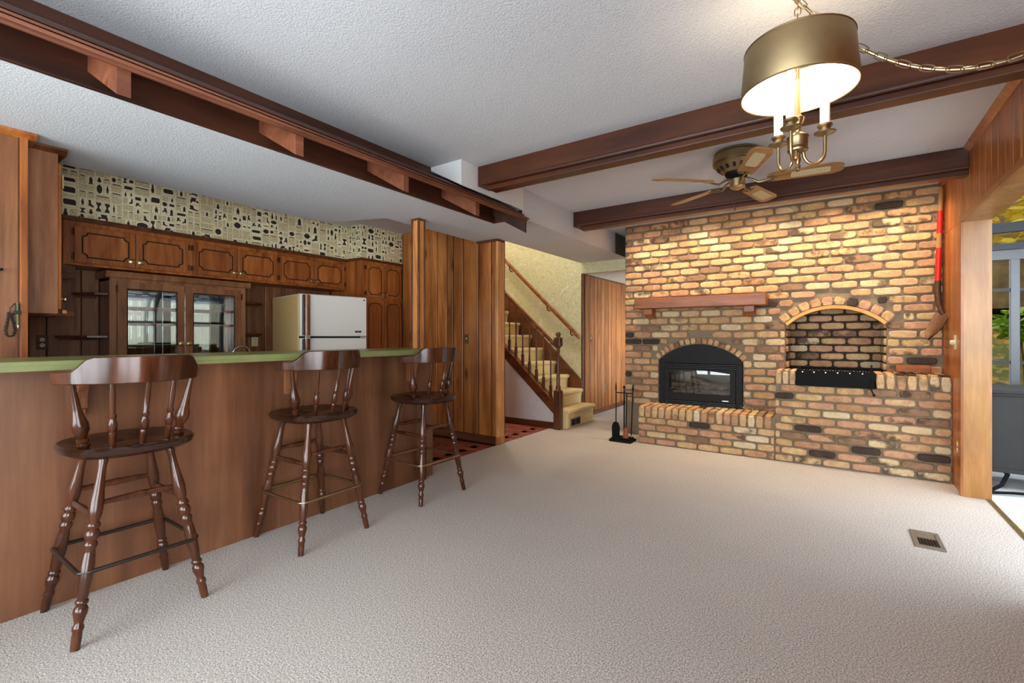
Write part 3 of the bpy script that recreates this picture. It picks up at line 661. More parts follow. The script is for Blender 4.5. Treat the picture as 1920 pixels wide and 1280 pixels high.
# ------------------------------------------------------------------ bar
bar = thing('bar_counter', 'long wood panelled bar with green laminate top', 'bar', (-2.95, 1.2, 0))
obj('front_panel', Bx(-2.90, XB, -1.2, 2.957, 0, 1.06), 'bar_wood', bar, bev=.003)
obj('back_panel', Bx(-3.05, -2.90, -1.2, 2.95, 0, 1.06), 'cabinet_side_wood', bar)
ctp = obj('countertop', Bx(-3.17, -2.62, -1.2, 2.86, 1.068, 1.102), 'laminate_green', bar, bev=.003)
obj('counter_edge', MB().box(-2.622, -2.612, -1.2, 2.87, 1.062, 1.102).box(-3.17, -2.612, 2.86, 2.87, 1.062, 1.102), 'laminate_edge', bar, bev=.002)
for y in (-.36, .64, 1.64, 2.67):
    pf = [(XB, 1.062), (-2.66, 1.062), (-2.66, 1.045)] + [(-2.66 - .135 * math.sin(math.radians(q)), 1.045 - .15 * (1 - math.cos(math.radians(q)))) for q in range(10, 91, 10)] + [(-2.795, .875), (-2.825, .87), (-2.825, .838), (XB, .838)]
    obj('bracket', MB().prism(pf, 'y', y - .02, y + .02), 'cabinet_side_wood', bar, bev=.003)
po = thing('support_post', 'square wood post rising from bar end to ceiling', 'post', (-3.165, 3.04, 0))
obj('shaft', Bx(-3.205, -3.125, 3.035, 3.11, 0, ZL), 'post_wood', po, bev=.003)
for a in ((-3.212, -3.196, 3.028, 3.044), (-3.134, -3.118, 3.028, 3.044), (-3.134, -3.118, 3.10, 3.116)): obj('corner_strip', Bx(*a, 0, ZL - .002), 'stringer_wood', po, bev=.002)
obj('cap', Bx(-3.214, -3.116, 3.026, 3.118, ZL - .02, ZL), 'stringer_wood', po, bev=.002)

# small wooden awning above the bar
va = thing('bar_awning', 'dark wood awning with rafter tails hung above the bar', 'awning', (-2.5, 1.8, 2.15))
YA = 3.58
obj('back_board', MB().prism([(-1.2, ZC - .001), (-1.2, ZL - .002), (2.725, ZL - .002), (YA, ZL - .002), (YA, 2.50), (2.725, 2.52), (2.725, ZC - .001)], 'x', -2.688, -2.664), 'valance_wood', va, bev=.002)
obj('end_board', MB().prism([(-2.302, 2.258), (-2.302, 2.142), (-2.664, 2.345), (-2.664, 2.452)], 'y', YA - .022, YA), 'valance_wood', va, bev=.002)
obj('end_filler', Bx(-2.69, -2.36, YA + .002, YA + .016, ZL - .002, 2.36), 'valance_wood', va)
for y in (-.82, -.085, .65, 1.385, 2.125, 2.87): obj('rafter', MB().prism([(-2.302, 2.258), (-2.302, 2.146), (-2.664, 2.348), (-2.664, 2.452)], 'y', y - .024, y + .024), 'rack_wood', va, bev=.002)
sl0 = .194 / .362
def deck(x0, x1, lift, th, y1): return MB().prism([(x0, 2.258 + (-2.302 - x0) * sl0 + lift), (x1, 2.258 + (-2.302 - x1) * sl0 + lift), (x1, 2.258 + (-2.302 - x1) * sl0 + lift + th), (x0, 2.258 + (-2.302 - x0) * sl0 + lift + th)], 'y', -1.2, y1)
obj('eave_fascia', Bx(-2.302, -2.288, -1.2, YA, 2.250, 2.276), 'rack_wood', va, bev=.003)
obj('roof_board', deck(-2.30, -2.664, .0, .012, YA), 'valance_wood', va)
obj('roof_board', deck(-2.284, -2.40, .016, .014, YA + .02), 'rack_wood', va, bev=.002)
obj('roof_board', deck(-2.31, -2.45, .034, .010, YA - .02), 'rack_wood', va, bev=.002)
obj('roof_board', deck(-2.335, -2.5, .048, .012, YA - .12), 'valance_wood', va, bev=.002)

# ------------------------------------------------------------------ bar stools (local: +x back of chair)
LEGP = [(0, .0145), (.06, .0165), (.09, .0155), (.10, .019), (.115, .0185), (.13, .014), (.16, .019), (.185, .0235), (.205, .0225), (.22, .016), (.23, .021), (.24, .0215), (.25, .0165),
        (.27, .019), (.36, .0225), (.42, .023), (.47, .020), (.50, .0175), (.515, .0225), (.53, .0225), (.545, .017), (.56, .0235), (.59, .0245), (.605, .018), (.615, .023), (.63, .023), (.645, .0165), (.68, .0225), (.74, .0245), (.80, .020), (.88, .0155), (.94, .0145), (.965, .018), (.985, .0175), (1, .015)]
SPTH = [(0, .016), (.03, .022), (.06, .022), (.08, .015), (.10, .021), (.13, .021), (.15, .014), (.19, .018), (.28, .029), (.36, .030), (.46, .022), (.60, .0155), (.85, .012), (1, .0105)]
SPTN = [(0, .0105), (.18, .0125), (.22, .014), (.24, .0105), (.27, .015), (.36, .0165), (.44, .0105), (.46, .014), (.49, .0145), (.51, .010), (.75, .011), (1, .009)]
def make_stool():
    s = thing('bar_stool', '', 'bar stool', (0, 0, 0), 'wooden captain bar stools along the bar')
    # seat
    me = MB(); nr, na = 5, 36; zt = .752
    def out(q):
        c_, s_ = math.cos(q), math.sin(q); e = 2.6
        rx = .245 if c_ > 0 else .225; r = (abs(c_ / rx) ** e + abs(s_ / .235) ** e) ** (-1 / e); return r * c_, r * s_
    rows = []
    for k, (sc, z) in enumerate(((.0, zt - .014), (.3, zt - .013), (.6, zt - .009), (.85, zt - .001), (.96, zt), (1.0, zt - .010), (.97, zt - .03), (.86, zt - .046), (.5, zt - .05))):
        for i in range(na):
            q = 2 * PI * i / na; x, y = out(q); dz = 0
            if k < 4: dz = .006 * math.cos(2 * q) * sc - (.008 if math.cos(q) < 0 and k < 3 else 0) * abs(math.sin(q))
            rows.append((x * max(sc, .01) + .01, y * max(sc, .01), z + dz))
    fs = [(k * na + i, k * na + (i + 1) % na, (k + 1) * na + (i + 1) % na, (k + 1) * na + i) for k in range(8) for i in range(na)] + [tuple(range(na)), tuple(8 * na + i for i in range(na))]
    me.add(rows, fs); obj('seat', me, 'stool_seat_wood', s, True)
    top = lambda sx, sy: Vector((sx * .125 + .01, sy * .115, .712)); foot = lambda sx, sy: Vector((sx * .225, sy * .225, 0))
    for sx in (-1, 1):
        for sy in (-1, 1): obj('leg', MB().lathe(foot(sx, sy), top(sx, sy), LEGP, 16), 'stool_wood', s, True)
    def at(sx, sy, z): f, t_ = foot(sx, sy), top(sx, sy); return f + (t_ - f) * z / .712
    ST = [(0, .009), (.2, .012), (.45, .0145), (.48, .0155), (.5, .016), (.52, .0155), (.55, .0145), (.8, .012), (1, .009)]
    for a, b_, z in (((1, -1), (1, 1), .525), ((-1, -1), (-1, 1), .525), ((-1, -1), (1, -1), .475), ((-1, 1), (1, 1), .475)):
        obj('stretcher', MB().lathe(at(*a, z), at(*b_, z), ST, 12), 'stool_wood', s, True)
    # metal foot rail
    c_ = .208; rr_ = .035; pts = []
    for cx, cy, a0 in ((c_ - rr_, c_ - rr_, 0), (-c_ + rr_, c_ - rr_, 90), (-c_ + rr_, -c_ + rr_, 180), (c_ - rr_, -c_ + rr_, 270)):
        for k in range(6): q = math.radians(a0 + 18 * k); pts.append((cx + rr_ * math.cos(q), cy + rr_ * math.sin(q), .275))
    obj('foot_rail', MB().tube(pts, .0085, 10, True), 'rail_iron', s, True)
    # back rest
    sp = [(.085, -.165, .118, -.212, 1), (.165, -.095, .215, -.108, 0), (.185, 0, .262, 0, 0), (.165, .095, .215, .108, 0), (.085, .165, .118, .212, 1)]
    for bx, by, tx, ty, th in sp: obj('spindle', MB().lathe((bx, by, .742), (tx, ty, 1.022), SPTH if th else SPTN, 14), 'stool_wood', s, True)
    rail = MB(); n = 28; L = []
    for i in range(n + 1):
        u = -1 + 2 * i / n; y = .262 * u; x = .265 - .16 * abs(u) ** 1.9 - .05 * max(0, abs(u) - .8) / .2
        k = min(1, max(0, (abs(u) - .66) / .22)); k = k * k * (3 - 2 * k)
        zt_, zb_ = 1.122 - .062 * k - .004 * abs(u), 1.010
        nx = 1.0; th = .013
        L.append([(x - th, y, zb_), (x + th, y, zb_), (x + th + .012, y, zt_), (x - th + .014, y, zt_)])
    vs_ = [p for q in L for p in q]; fs = [(i * 4 + k, i * 4 + (k + 1) % 4, (i + 1) * 4 + (k + 1) % 4, (i + 1) * 4 + k) for i in range(n) for k in range(4)] + [(0, 1, 2, 3), (n * 4, n * 4 + 1, n * 4 + 2, n * 4 + 3)]
    rail.add(vs_, fs); obj('back_rail', rail, 'stool_wood', s, True, .004)
    return s
st = make_stool()
spots = [((-2.617, .75), 'dark turned wood bar stool closest to the wall phone cord', 0), ((-2.635, 1.672), 'middle dark wood bar stool with brass foot rail', 1.5), ((-2.622, 2.59), 'dark wood bar stool at the open end of the bar by post', -2)]
brs = None
for i, ((x, y), lab, a) in enumerate(spots):
    o = st if i == 0 else dup(st)
    o['label'] = lab; o.location = (x, y, 0); o.rotation_euler = (0, 0, math.radians(a))
    if i:
        for ch in o.children:
            if ch.name.startswith('foot_rail'):
                ch.data = ch.data.copy(); ch.data.materials[0] = MATS['antique_brass']

# ------------------------------------------------------------------ kitchen
wk = struct('wall_kitchen', Bx(XW - .1, XW - .012, .3, 4.3, 0, 2.6), 'dark_slot', 'dark plank back wall of the kitchen')
planks(wk, 'splash_wood', [.45, .66, .872, .973, 1.184, 1.30, 1.5, 1.7, 1.9, 2.1, 2.3, 2.53, 2.721, 2.951, 3.101, 3.3, 3.54], lambda a, b_: Bx(XW - .014, XW, a, b_, 0, 1.9), .0025)
# wallpaper with printed catalogue figures
ANV = [(-1, -1), (1, -1), (.7, -.5), (.35, -.2), (.35, .2), (1, .5), (.9, 1), (-1, 1), (-.6, .4), (-.35, .2), (-.35, -.2), (-.7, -.5)]
BOT = [(-.45, -1), (.45, -1), (.45, .2), (.15, .5), (.15, 1), (-.15, 1), (-.15, .5), (-.45, .2)]
BOO = [(-.9, -.6), (.9, -1), (1, -.6), (.1, -.1), (-.1, 1), (-.9, 1), (-.75, .1)]
CLK = [(-.8, -1), (.8, -1), (.5, -.5), (.6, .2), (.35, .8), (0, 1), (-.35, .8), (-.6, .2), (-.5, -.5)]
WHL = [(math.cos(q * PI / 6), math.sin(q * PI / 6)) for q in range(12)]
CAR = [(-1, -.2), (-.8, -.6), (-.5, -.2), (.3, -.2), (.5, -.8), (.8, -.7), (.7, -.1), (1, 0), (.7, .2), (.55, .9), (.9, 1), (-.5, 1), (-.35, .2), (-.9, .2)]
LAB = [(-1, -.6), (.8, -.6), (1, -.3), (1, .4), (.8, .6), (-.8, .6), (-1, .3)]
KNF = [(-1, -.25), (.2, -.3), (1, .1), (1, .3), (.1, .15), (-.6, .3)]
JUG = [(-.5, -1), (.5, -1), (.75, -.3), (.4, .4), (.4, 1), (-.4, 1), (-.4, .4), (-.75, -.3)]
FIG = [(-.35, -1), (0, -.4), (.35, -1), (.4, .1), (.6, .3), (.25, .5), (.2, 1), (-.2, 1), (-.25, .5), (-.6, .2), (-.4, .1)]
SH = [ANV, BOT, BOO, CLK, WHL, CAR, LAB, KNF, JUG, FIG, LAB, CAR]
def catalogue(name, lab, u0, u1, z0, z1, plane, seed):
    """plane(u, z, d): a point d in front of the paper"""
    mb = MB(); r = random.Random(seed)
    def quad(a, b_, c_, d_, dep, mi):
        mb.add([plane(a, c_, dep), plane(b_, c_, dep), plane(b_, d_, dep), plane(a, d_, dep)], [(0, 1, 2, 3)], mi)
    quad(u0, u1, z0, z1, 0, 0)
    u = u0
    while u < u1 - .01:
        cw = min(r.uniform(.075, .115), u1 - u); z = z0
        while z < z1 - .012:
            ch = min(r.choice((.05, .06, .075, .095)), z1 - z)
            halves = [(u, u + cw)] if r.random() < .5 else [(u, u + cw * .5), (u + cw * .5, u + cw)]
            for a, b_ in halves:
                quad(a + .003, b_ - .003, z + .003, z + ch - .003, .0006, 1)
                if r.random() < .56:
                    S = r.choice(SH); hw = (b_ - a) * .36; hh = ch * .38; 
                    if S in (BOT, JUG, FIG, CLK, ANV): hw = min(hw, hh * .9)
                    cx, cz = (a + b_) / 2 + r.uniform(-.004, .004), z + ch / 2; fl = r.choice((-1, 1))
                    quad(cx - hw * 1.12, cx + hw * 1.12, cz - hh * 1.1, cz + hh * 1.1, .0010, 0)
                    mb.add([plane(cx + fl * px * hw, cz + pz * hh, .0015) for px, pz in S], [tuple(range(len(S)))], 2)
                elif r.random() < .4: quad(a + .012, b_ - .012, z + ch - .014, z + ch - .007, .0012, 2)
            z += ch
        u += cw
    return struct(name, mb, ['paper_tan', 'paper_text', 'paper_ink'], lab, cat='wallpaper')
catalogue('wall_wallpaper', 'tan wallpaper printed with old catalogue engravings above long cabinets', .62, 3.545, 2.12, 2.53, lambda u, z, d: (XK + .0 + d, u, z), 5)
catalogue('wall_wallpaper_pantry', 'catalogue print wallpaper on soffit front above the pantry', 3.54, 4.18, 2.13, 2.53, lambda u, z, d: (-4.6 + d, u, z), 8)
catalogue('wall_wallpaper_return', 'narrow catalogue wallpaper return between cabinets and pantry soffit', -4.87, -4.6, 2.13, 2.53, lambda u, z, d: (u, 3.54 - d, z), 11)

def scallop(y0, y1, z0, z1, r):
    def cor(cy, cz, a0, a1): return [(cy + r * math.cos(math.radians(a0 + (a1 - a0) * i / 5)), cz + r * math.sin(math.radians(a0 + (a1 - a0) * i / 5))) for i in range(6)]
    e = r * .22
    p = [(y0 + r + e, z0)] + [(y1 - r - e, z0), (y1 - r - e, z0 + .002)] + cor(y1, z0, 180, 90) + [(y1 - .0, z0 + r + e)]
    p = [(y0 + r + e, z0), (y1 - r - e, z0)] + cor(y1, z0, 180, 90) + [(y1, z0 + r + e), (y1, z1 - r - e)] + cor(y1, z1, 270, 180) + [(y1 - r - e, z1), (y0 + r + e, z1)] + cor(y0, z1, 360, 270) + [(y0, z1 - r - e), (y0, z0 + r + e)] + cor(y0, z0, 90, 0)
    return p
def shrink(p, k):
    cy = sum(q[0] for q in p) / len(p); cz = sum(q[1] for q in p) / len(p)
    hy = max(abs(q[0] - cy) for q in p); hz = max(abs(q[1] - cz) for q in p)
    return [(cy + (q[0] - cy) * (1 - k / hy), cz + (q[1] - cz) * (1 - k / hz)) for q in p]
def knob(y, z, x, parent):
    k = obj('knob', MB().lathe((x, y, z), (x + .028, y, z), [(0, .022), (.12, .022), (.2, .009), (.5, .009), (.62, .019), (.85, .021), (1, .013)], 14), 'brass', parent, True)
    return k
def cab_door(parent, x, y0, y1, z0, z1, hinge, mat='cabinet_wood', r=.032, kz=None, ins=.042, knob_side=None, flipknob=False):
    d = obj('door', Bx(x, x + .018, y0, y1, z0, z1), mat, parent, bev=.004)
    p = scallop(y0 + ins, y1 - ins, z0 + ins, z1 - ins, r)
    obj('routed_groove', MB().ring(p, shrink(p, .009), 'x', x + .0175, x + .0192), 'dark_slot', d)
    obj('raised_panel', MB().prism(shrink(p, .0095), 'x', x + .017, x + .0205), mat, d, bev=.0015)
    ky = (y1 - .028) if hinge < 0 else (y0 + .028)
    knob(ky, z0 + .05 if kz is None else kz, x + .018, d)
    hy = (y0 - .006) if hinge < 0 else (y1 + .006)
    for hz in (z0 + .05, z1 - .05): obj('hinge', MB().box(x, x + .021, hy - .008, hy + .008, hz - .022, hz + .022).cyl((x + .02, hy, hz - .026), (x + .02, hy, hz + .026), .004, n=8), 'bronze', d)
def wall_cab(y0, y1, doors, lab):
    c_ = thing('wall_cabinet', lab, 'cabinet', (XK, (y0 + y1) / 2, 1.758))
    obj('body', Bx(XW, XK, y0 + .001, y1 - .001, 1.758, 2.12), 'cabinet_wood', c_, bev=.002)
    for (a, b_, h_) in doors: cab_door(c_, XK, a, b_, 1.778, 2.064, h_)
    return c_
wall_cab(1.0, 1.862, ((1.064, 1.45, -1), (1.455, 1.842, 1)), 'wall cabinet with two wide doors above the left glass door')
wall_cab(1.862, 2.683, ((1.884, 2.268, -1), (2.274, 2.67, 1)), 'middle wall cabinet of the row, two doors, above the right glass door')
wall_cab(2.683, 3.54, ((2.698, 3.09, -1), (3.098, 3.494, 1)), 'wall cabinet with two small doors above the refrigerator')
struct('trim_7', MB().box(XK, XK + .022, .98, 3.54, 2.10, 2.135).box(-4.6, -4.578, 3.54, 4.2, 2.105, 2.135).box(-4.87, -4.578, 3.52, 3.54, 2.105, 2.135), 'stringer_wood', 'thin moulding along the wallpaper bottom', cat='moulding')

# corner cabinet, side cabinet, tall end panel
cc = thing('corner_cabinet', 'corner wall cabinet hanging lower than the long row', 'cabinet', (-4.95, .9, 1.35))
obj('body', Bx(XW, XK, .62, .998, 1.355, 2.12), 'cabinet_wood', cc, bev=.003)
obj('side_rail', Bx(XK, XK + .02, .70, 1.06, 1.355, 1.40), 'cabinet_wood', cc, bev=.003)
obj('door', Bx(XK, XK + .018, .66, .99, 1.40, 2.10), 'cabinet_side_wood', cc, bev=.003)
obj('valance_block', MB().prism([(.985, 1.76), (1.07, 1.745), (1.07, 1.66), (.985, 1.64)], 'x', XK - .2, XK + .01), 'stringer_wood', cc)
sc_ = thing('side_cabinet', 'upper side cabinet with crown moulding beside tall panel', 'cabinet', (-4.0, .6, 1.33))
obj('body', Bx(-4.6, -3.70, .446, .735, 1.332, ZL - .02), 'cabinet_side_wood', sc_, bev=.003)
obj('end_panel', Bx(-3.70, -3.688, .446, .738, 1.332, ZL - .02), 'cabinet_side_wood', sc_, bev=.002)
for k in range(2):
    d = obj('door', Bx(-4.575 + k * .44, -4.145 + k * .44, .738, .756, 1.36, 2.2), 'cabinet_wood', sc_, bev=.003)
    kx = -4.10 + k * .36
    obj('knob', MB().lathe((-3.74 - .0 if k else -4.1, .756, 1.42), (-3.74 if k else -4.1, .784, 1.42), [(0, .016), (.2, .007), (.5, .007), (.62, .016), (.85, .017), (1, .011)], 12), 'brass', d, True)
obj('hinge', Bx(-3.712, -3.692, .756, .764, 2.06, 2.14), 'brass', sc_)
obj('catch', Bx(-3.715, -3.69, .756, .775, 1.335, 1.355), 'brass', sc_)
obj('crown', MB().prism([(-4.6, ZL), (-3.66, ZL), (-3.665, ZL - .012), (-3.69, ZL - .035), (-4.6, ZL - .035)], 'y', .446, .775), 'stringer_wood', sc_)
tp = thing('tall_cabinet', 'tall cabinet end panel at the far end of the bar with phone cord', 'cabinet', (-3.7, .3, 0))
obj('body', Bx(-3.685, -3.56, -.3, .585, 0, ZL - .02), 'cabinet_side_wood', tp, bev=.002)
obj('face_panel', Bx(-3.56, -3.55, -.3, .556, .1, ZL - .03), 'cabinet_side_wood', tp, bev=.002)
obj('edge_stile', Bx(-3.56, -3.538, .562, .592, 0, ZL - .02), 'cabinet_wood', tp, bev=.003)
obj('crown', MB().prism([(-3.685, ZL), (-3.515, ZL), (-3.52, ZL - .012), (-3.545, ZL - .035), (-3.685, ZL - .035)], 'y', -.3, .625), 'cabinet_wood', tp)
obj('coat_peg', MB().cyl((-3.55, .485, 1.545), (-3.50, .49, 1.545), .006), 'iron_black', tp, True)
# phone cord
pc = thing('phone_cord', 'black coiled telephone cord hanging in a loop on tall panel', 'phone cord', (-3.53, .53, 1.2))
pts = []; x0 = -3.535
path = [(.555, 1.375), (.54, 1.373), (.526, 1.352), (.521, 1.33), (.515, 1.28), (.508, 1.235), (.512, 1.208), (.524, 1.2), (.537, 1.208), (.543, 1.235), (.537, 1.275), (.53, 1.31), (.538, 1.326)]
for i in range(len(path) - 1):
    (a, b_), (c_, d_) = path[i], path[i + 1]; L = math.hypot(c_ - a, d_ - b_); n = max(2, int(L / .0013))
    for k in range(n): pts.append((a + (c_ - a) * k / n, b_ + (d_ - b_) * k / n, i))
co = []
for k, (y, z, i) in enumerate(pts):
    if i < 3: co.append((x0, y, z))
    else:
        q = k * .95; co.append((x0 + .0065 * math.cos(q), y + .0065 * math.sin(q), z))
obj('coil', MB().tube(co, .0021, 5), 'black_rubber', pc, True)
obj('wall_clip', Bx(-3.55, -3.525, .538, .564, 1.318, 1.337), 'black_rubber', pc, bev=.003)
obj('handset_jack', Bx(-3.55, -3.528, .543, .556, 1.325, 1.375), 'black_rubber', pc, bev=.003)
pn = thing('pencil', 'green pencil tucked into the phone clip', 'pencil', (-3.53, .553, 1.25))
obj('barrel', MB().cyl((-3.53, .552, 1.26), (-3.53, .550, 1.378), .0042, n=6), 'pencil_green', pn)
obj('tip', MB().cyl((-3.53, .5522, 1.244), (-3.53, .552, 1.26), .0008, .0042, n=6), 'candle_white', pn)

# glass hutch
XH = -4.95
hu = thing('glass_hutch', 'wooden glass door cabinet with mirrored back on kitchen wall', 'cabinet', (XH - .12, 1.84, 0))
HY0, HY1 = 1.30, 2.385
obj('base_body', Bx(XW + .002, XH, HY0, HY1, 0, .98), 'hutch_wood', hu)
obj('carcass', MB().box(XW + .002, XH, HY0, HY0 + .04, .98, 1.69).box(XW + .002, XH, HY1 - .04, HY1, .98, 1.69).box(XW + .002, XH, HY0, HY1, 1.67, 1.69), 'hutch_wood', hu)
obj('face_frame', MB().box(XH, XH + .012, HY0, HY0 + .048, .98, 1.69).box(XH, XH + .012, HY1 - .048, HY1, .98, 1.69).box(XH, XH + .012, HY0 + .048, HY1 - .048, 1.662, 1.69), 'hutch_wood', hu, bev=.002)
obj('crown', MB().prism([(XW, 1.69), (XH + .02, 1.69), (XH + .03, 1.70), (XH + .035, 1.72), (XH + .045, 1.745), (XW, 1.745)], 'y', HY0 - .03, HY1 + .04), 'hutch_wood', hu)
obj('mirror_back', Bx(XW + .004, XW + .008, HY0 + .04, HY1 - .04, .98, 1.67), 'mirror_silver', hu)
for z in (1.452, 1.312): obj('shelf', Bx(XW + .01, XH - .05, HY0 + .04, HY1 - .04, z - .008, z + .008), 'hutch_wood', hu)
for (a, b_, kn, hs) in ((1.349, 1.838, 1, -1), (1.845, 2.336, -1, 1)):
    ga, gb = a + .066, b_ - .066
    if kn > 0: ga, gb = a + .066, b_ - .062
    d = obj('door', MB().ring([(a, .985), (b_, .985), (b_, 1.664), (a, 1.664)], [(ga, 1.02), (gb, 1.02), (gb, 1.603), (ga, 1.603)], 'x', XH + .004, XH + .026), 'hutch_wood', hu, bev=.002)
    obj('glass_bead', MB().ring([(ga - .004, 1.016), (gb + .004, 1.016), (gb + .004, 1.607), (ga - .004, 1.607)], [(ga + .003, 1.023), (gb - .003, 1.023), (gb - .003, 1.60), (ga + .003, 1.60)], 'x', XH + .024, XH + .0275), 'dark_slot', d)
    obj('pane', Bx(XH + .012, XH + .015, ga, gb, 1.02, 1.603), 'cabinet_glass', d)
    knob((b_ - .028) if kn > 0 else (a + .028), 1.135, XH + .026, d)
    obj('hinge', Bx(XH + .022, XH + .03, (a - .012) if kn > 0 else (b_ - .002), (a + .002) if kn > 0 else (b_ + .012), 1.57, 1.63), 'bronze', d)
# end shelves beside the hutch
def end_shelf(y_in, y_out, z, lab):
    s = thing('corner_shelf', lab, 'shelf', (XW + .1, (y_in + y_out) / 2, z), 'small dark end shelves beside the glass cabinet')
    sg = 1 if y_out > y_in else -1
    p = [(XW + .001, y_in), (XH - .02, y_in), (XH - .05, y_in + sg * abs(y_out - y_in) * .45), (XW + .10, y_out - sg * .03), (XW + .06, y_out), (XW + .001, y_out)]
    obj('board', MB().prism(p, 'z', z - .01, z + .01), 'stringer_wood', s, bev=.003)
    obj('cleat', Bx(XW + .001, XW + .02, min(y_in, y_out) + .02, max(y_in, y_out) - .02, z - .03, z - .01), 'stringer_wood', s)
end_shelf(1.298, 1.12, 1.555, 'small dark shelf higher up between corner cabinet and glass cabinet')
end_shelf(1.298, 1.02, 1.20, 'long dark corner shelf right of the brown wall outlet')
end_shelf(2.387, 2.66, 1.55, 'small shelf upper of two between glass cabinet and fridge')
end_shelf(2.387, 2.66, 1.226, 'small shelf just above the ivory outlet near fridge')
def outlet(name, lab, at, plate, face, axis, cat='outlet', style='duplex'):
    """axis: 'x' faces +x, 'xm' faces -x, 'y' faces -y"""
    x, y, z = at
    o = thing(name, lab, cat, at)
    def P_(u, v, d): return {'x': (x + d, y + u, z + v), 'xm': (x - d, y + u, z + v), 'y': (x + u, y - d, z + v)}[axis]
    def bx(u0, u1, v0, v1, d0, d1):
        a, b_ = P_(u0, v0, d0), P_(u1, v1, d1); return Bx(min(a[0], b_[0]), max(a[0], b_[0]), min(a[1], b_[1]), max(a[1], b_[1]), min(a[2], b_[2]), max(a[2], b_[2]))
    obj('plate', bx(-.035, .035, -.057, .057, 0, .006), plate, o, bev=.003)
    if style == 'duplex':
        for v in (-.022, .022):
            s = obj('socket', MB().lathe(P_(0, v, .005), P_(0, v, .009), [(0, .0165), (1, .016)], 14), face, o)
            for u in (-.006, .006): obj('slot', bx(u - .0014, u + .0014, v - .001, v + .008, .0085, .0095), 'dark_slot', s)
            obj('slot', bx(-.002, .002, v - .010, v - .006, .0085, .0095), 'dark_slot', s)
    else:
        obj('toggle', bx(-.005, .005, -.006, .014, .006, .016), face, o, bev=.001)
        for v in (-.042, .042): obj('screw', MB().cyl(P_(0, v, .006), P_(0, v, .008), .003, n=8), 'nickel', o)
    return o
outlet('wall_outlet', 'brown plate electrical outlet on dark kitchen planks', (XW, .948, 1.154), 'brown_plastic', 'ivory_plastic', 'x')
outlet('wall_outlet', 'ivory electrical outlet beside the refrigerator', (XW, 2.608, 1.152), 'ivory_plastic', 'ivory_plastic', 'x')
outlet('light_switch', 'bronze toggle switch plate on plank wall near bar end', (-3.508, 4.18, 1.175), 'brown_metal_plate', 'ivory_plastic', 'y', 'light switch', 'toggle')
outlet('light_switch', 'bronze toggle switch plate on the hallway plank wall', (-3.045, 6.528, 1.176), 'brown_metal_plate', 'ivory_plastic', 'x', 'light switch', 'toggle')
outlet('wall_outlet', 'brown outlet plate low on hallway plank wall', (-3.045, 7.092, .362), 'grey_metal_vent', 'brown_plastic', 'x')
outlet('wall_outlet', 'brown outlet low on the honey plank wall by grill counter', (.80, 4.965, .341), 'right_wood', 'ivory_plastic', 'xm')
ds = thing('dimmer_switch', 'ivory dimmer switch with round knob below the old shovel', 'dimmer', (.80, 5.062, 1.155))
obj('plate', Bx(.794, .80, 5.027, 5.097, 1.098, 1.212), 'ivory_plastic', ds, bev=.003)
obj('knob', MB().lathe((.794, 5.062, 1.155), (.765, 5.062, 1.155), [(0, .018), (.3, .02), (.8, .017), (1, .012)], 16), 'ivory_plastic', ds, True)

# refrigerator
fr_ = thing('refrigerator', 'off white top freezer refrigerator with wood trimmed handles', 'refrigerator', (0, 0, 0))
W_, D_ = .70, .79     # local: +x front, y width from 0
obj('cabinet', Bx(-D_, -.065, 0, W_, .03, 1.636), 'fridge_side_lit', fr_, bev=.012)
obj('top_cap', Bx(-D_ + .01, -.03, .0, W_, 1.63, 1.641), 'fridge_edge', fr_, bev=.004)
obj('gasket', Bx(-.065, -.045, .008, W_ - .008, .05, 1.628), 'dark_slot', fr_)
for nm, z0, z1 in (('freezer_door', 1.215, 1.636), ('lower_door', .08, 1.197)):
    d = obj(nm, Bx(-.045, 0, .0, W_, z0, z1), 'fridge_white', fr_, bev=.008)
    obj('door_edge', Bx(-.046, -.012, -.004, .006, z0 + .004, z1 - .004), 'fridge_edge', d, bev=.002)
    h = obj('handle', MB().box(.0, .032, .012, .030, z0 + .012, z1 - .008), 'brown_plastic', d, bev=.003)
    obj('wood_inlay', MB().prism([(.004, .030), (.036, .030), (.042, .045), (.036, .070), (.004, .074)], 'z', z0 + .012, z1 - .008), 'rail_wood', h, bev=.002)
    obj('handle_shadow_strip', Bx(.0, .006, .074, .088, z0 + .012, z1 - .008), 'dark_slot', h)
    e = z0 if nm == 'freezer_door' else z1
    obj('handle_cap', Bx(-.0, .044, .028, .078, e - .008, e + .010), 'nickel', h, bev=.003)
    if nm == 'freezer_door':
        obj('badge', Bx(0, .004, W_ - .135, W_ - .065, 1.255, 1.275), 'iron_black', d)
        obj('badge_text', MB().box(.004, .0045, W_ - .125, W_ - .075, 1.263, 1.267), 'nickel', d)
        obj('emblem', MB().cyl((0, W_ - .032, 1.606), (.004, W_ - .032, 1.606), .008, n=14), 'iron_black', d)
obj('center_hinge', Bx(-.02, .012, W_ - .075, W_ - .005, 1.198, 1.213), 'nickel', fr_, bev=.002)
obj('toe_grille', Bx(-.05, -.015, .01, W_ - .01, .01, .075), 'iron_black', fr_)
fr_.scale = (1, 1, .991); fr_.location = (-4.3, 2.6, 0); fr_.rotation_euler = (0, 0, math.radians(-10))

# pantry
pa = thing('pantry_cabinet', 'tall wooden pantry cabinet with four doors beside refrigerator', 'cabinet', (-4.7, 3.86, 0))
obj('body', Bx(XW, -4.6, 3.545, 4.178, 0, 2.12), 'cabinet_wood', pa, bev=.003)
for a, b_, h_ in ((3.60, 3.868, -1), (3.876, 4.15, 1)):
    cab_door(pa, -4.6, a, b_, 1.672, 2.075, h_, r=.03, ins=.036)
    cab_door(pa, -4.6, a, b_, .12, 1.645, h_, r=.03, ins=.036, kz=1.0)

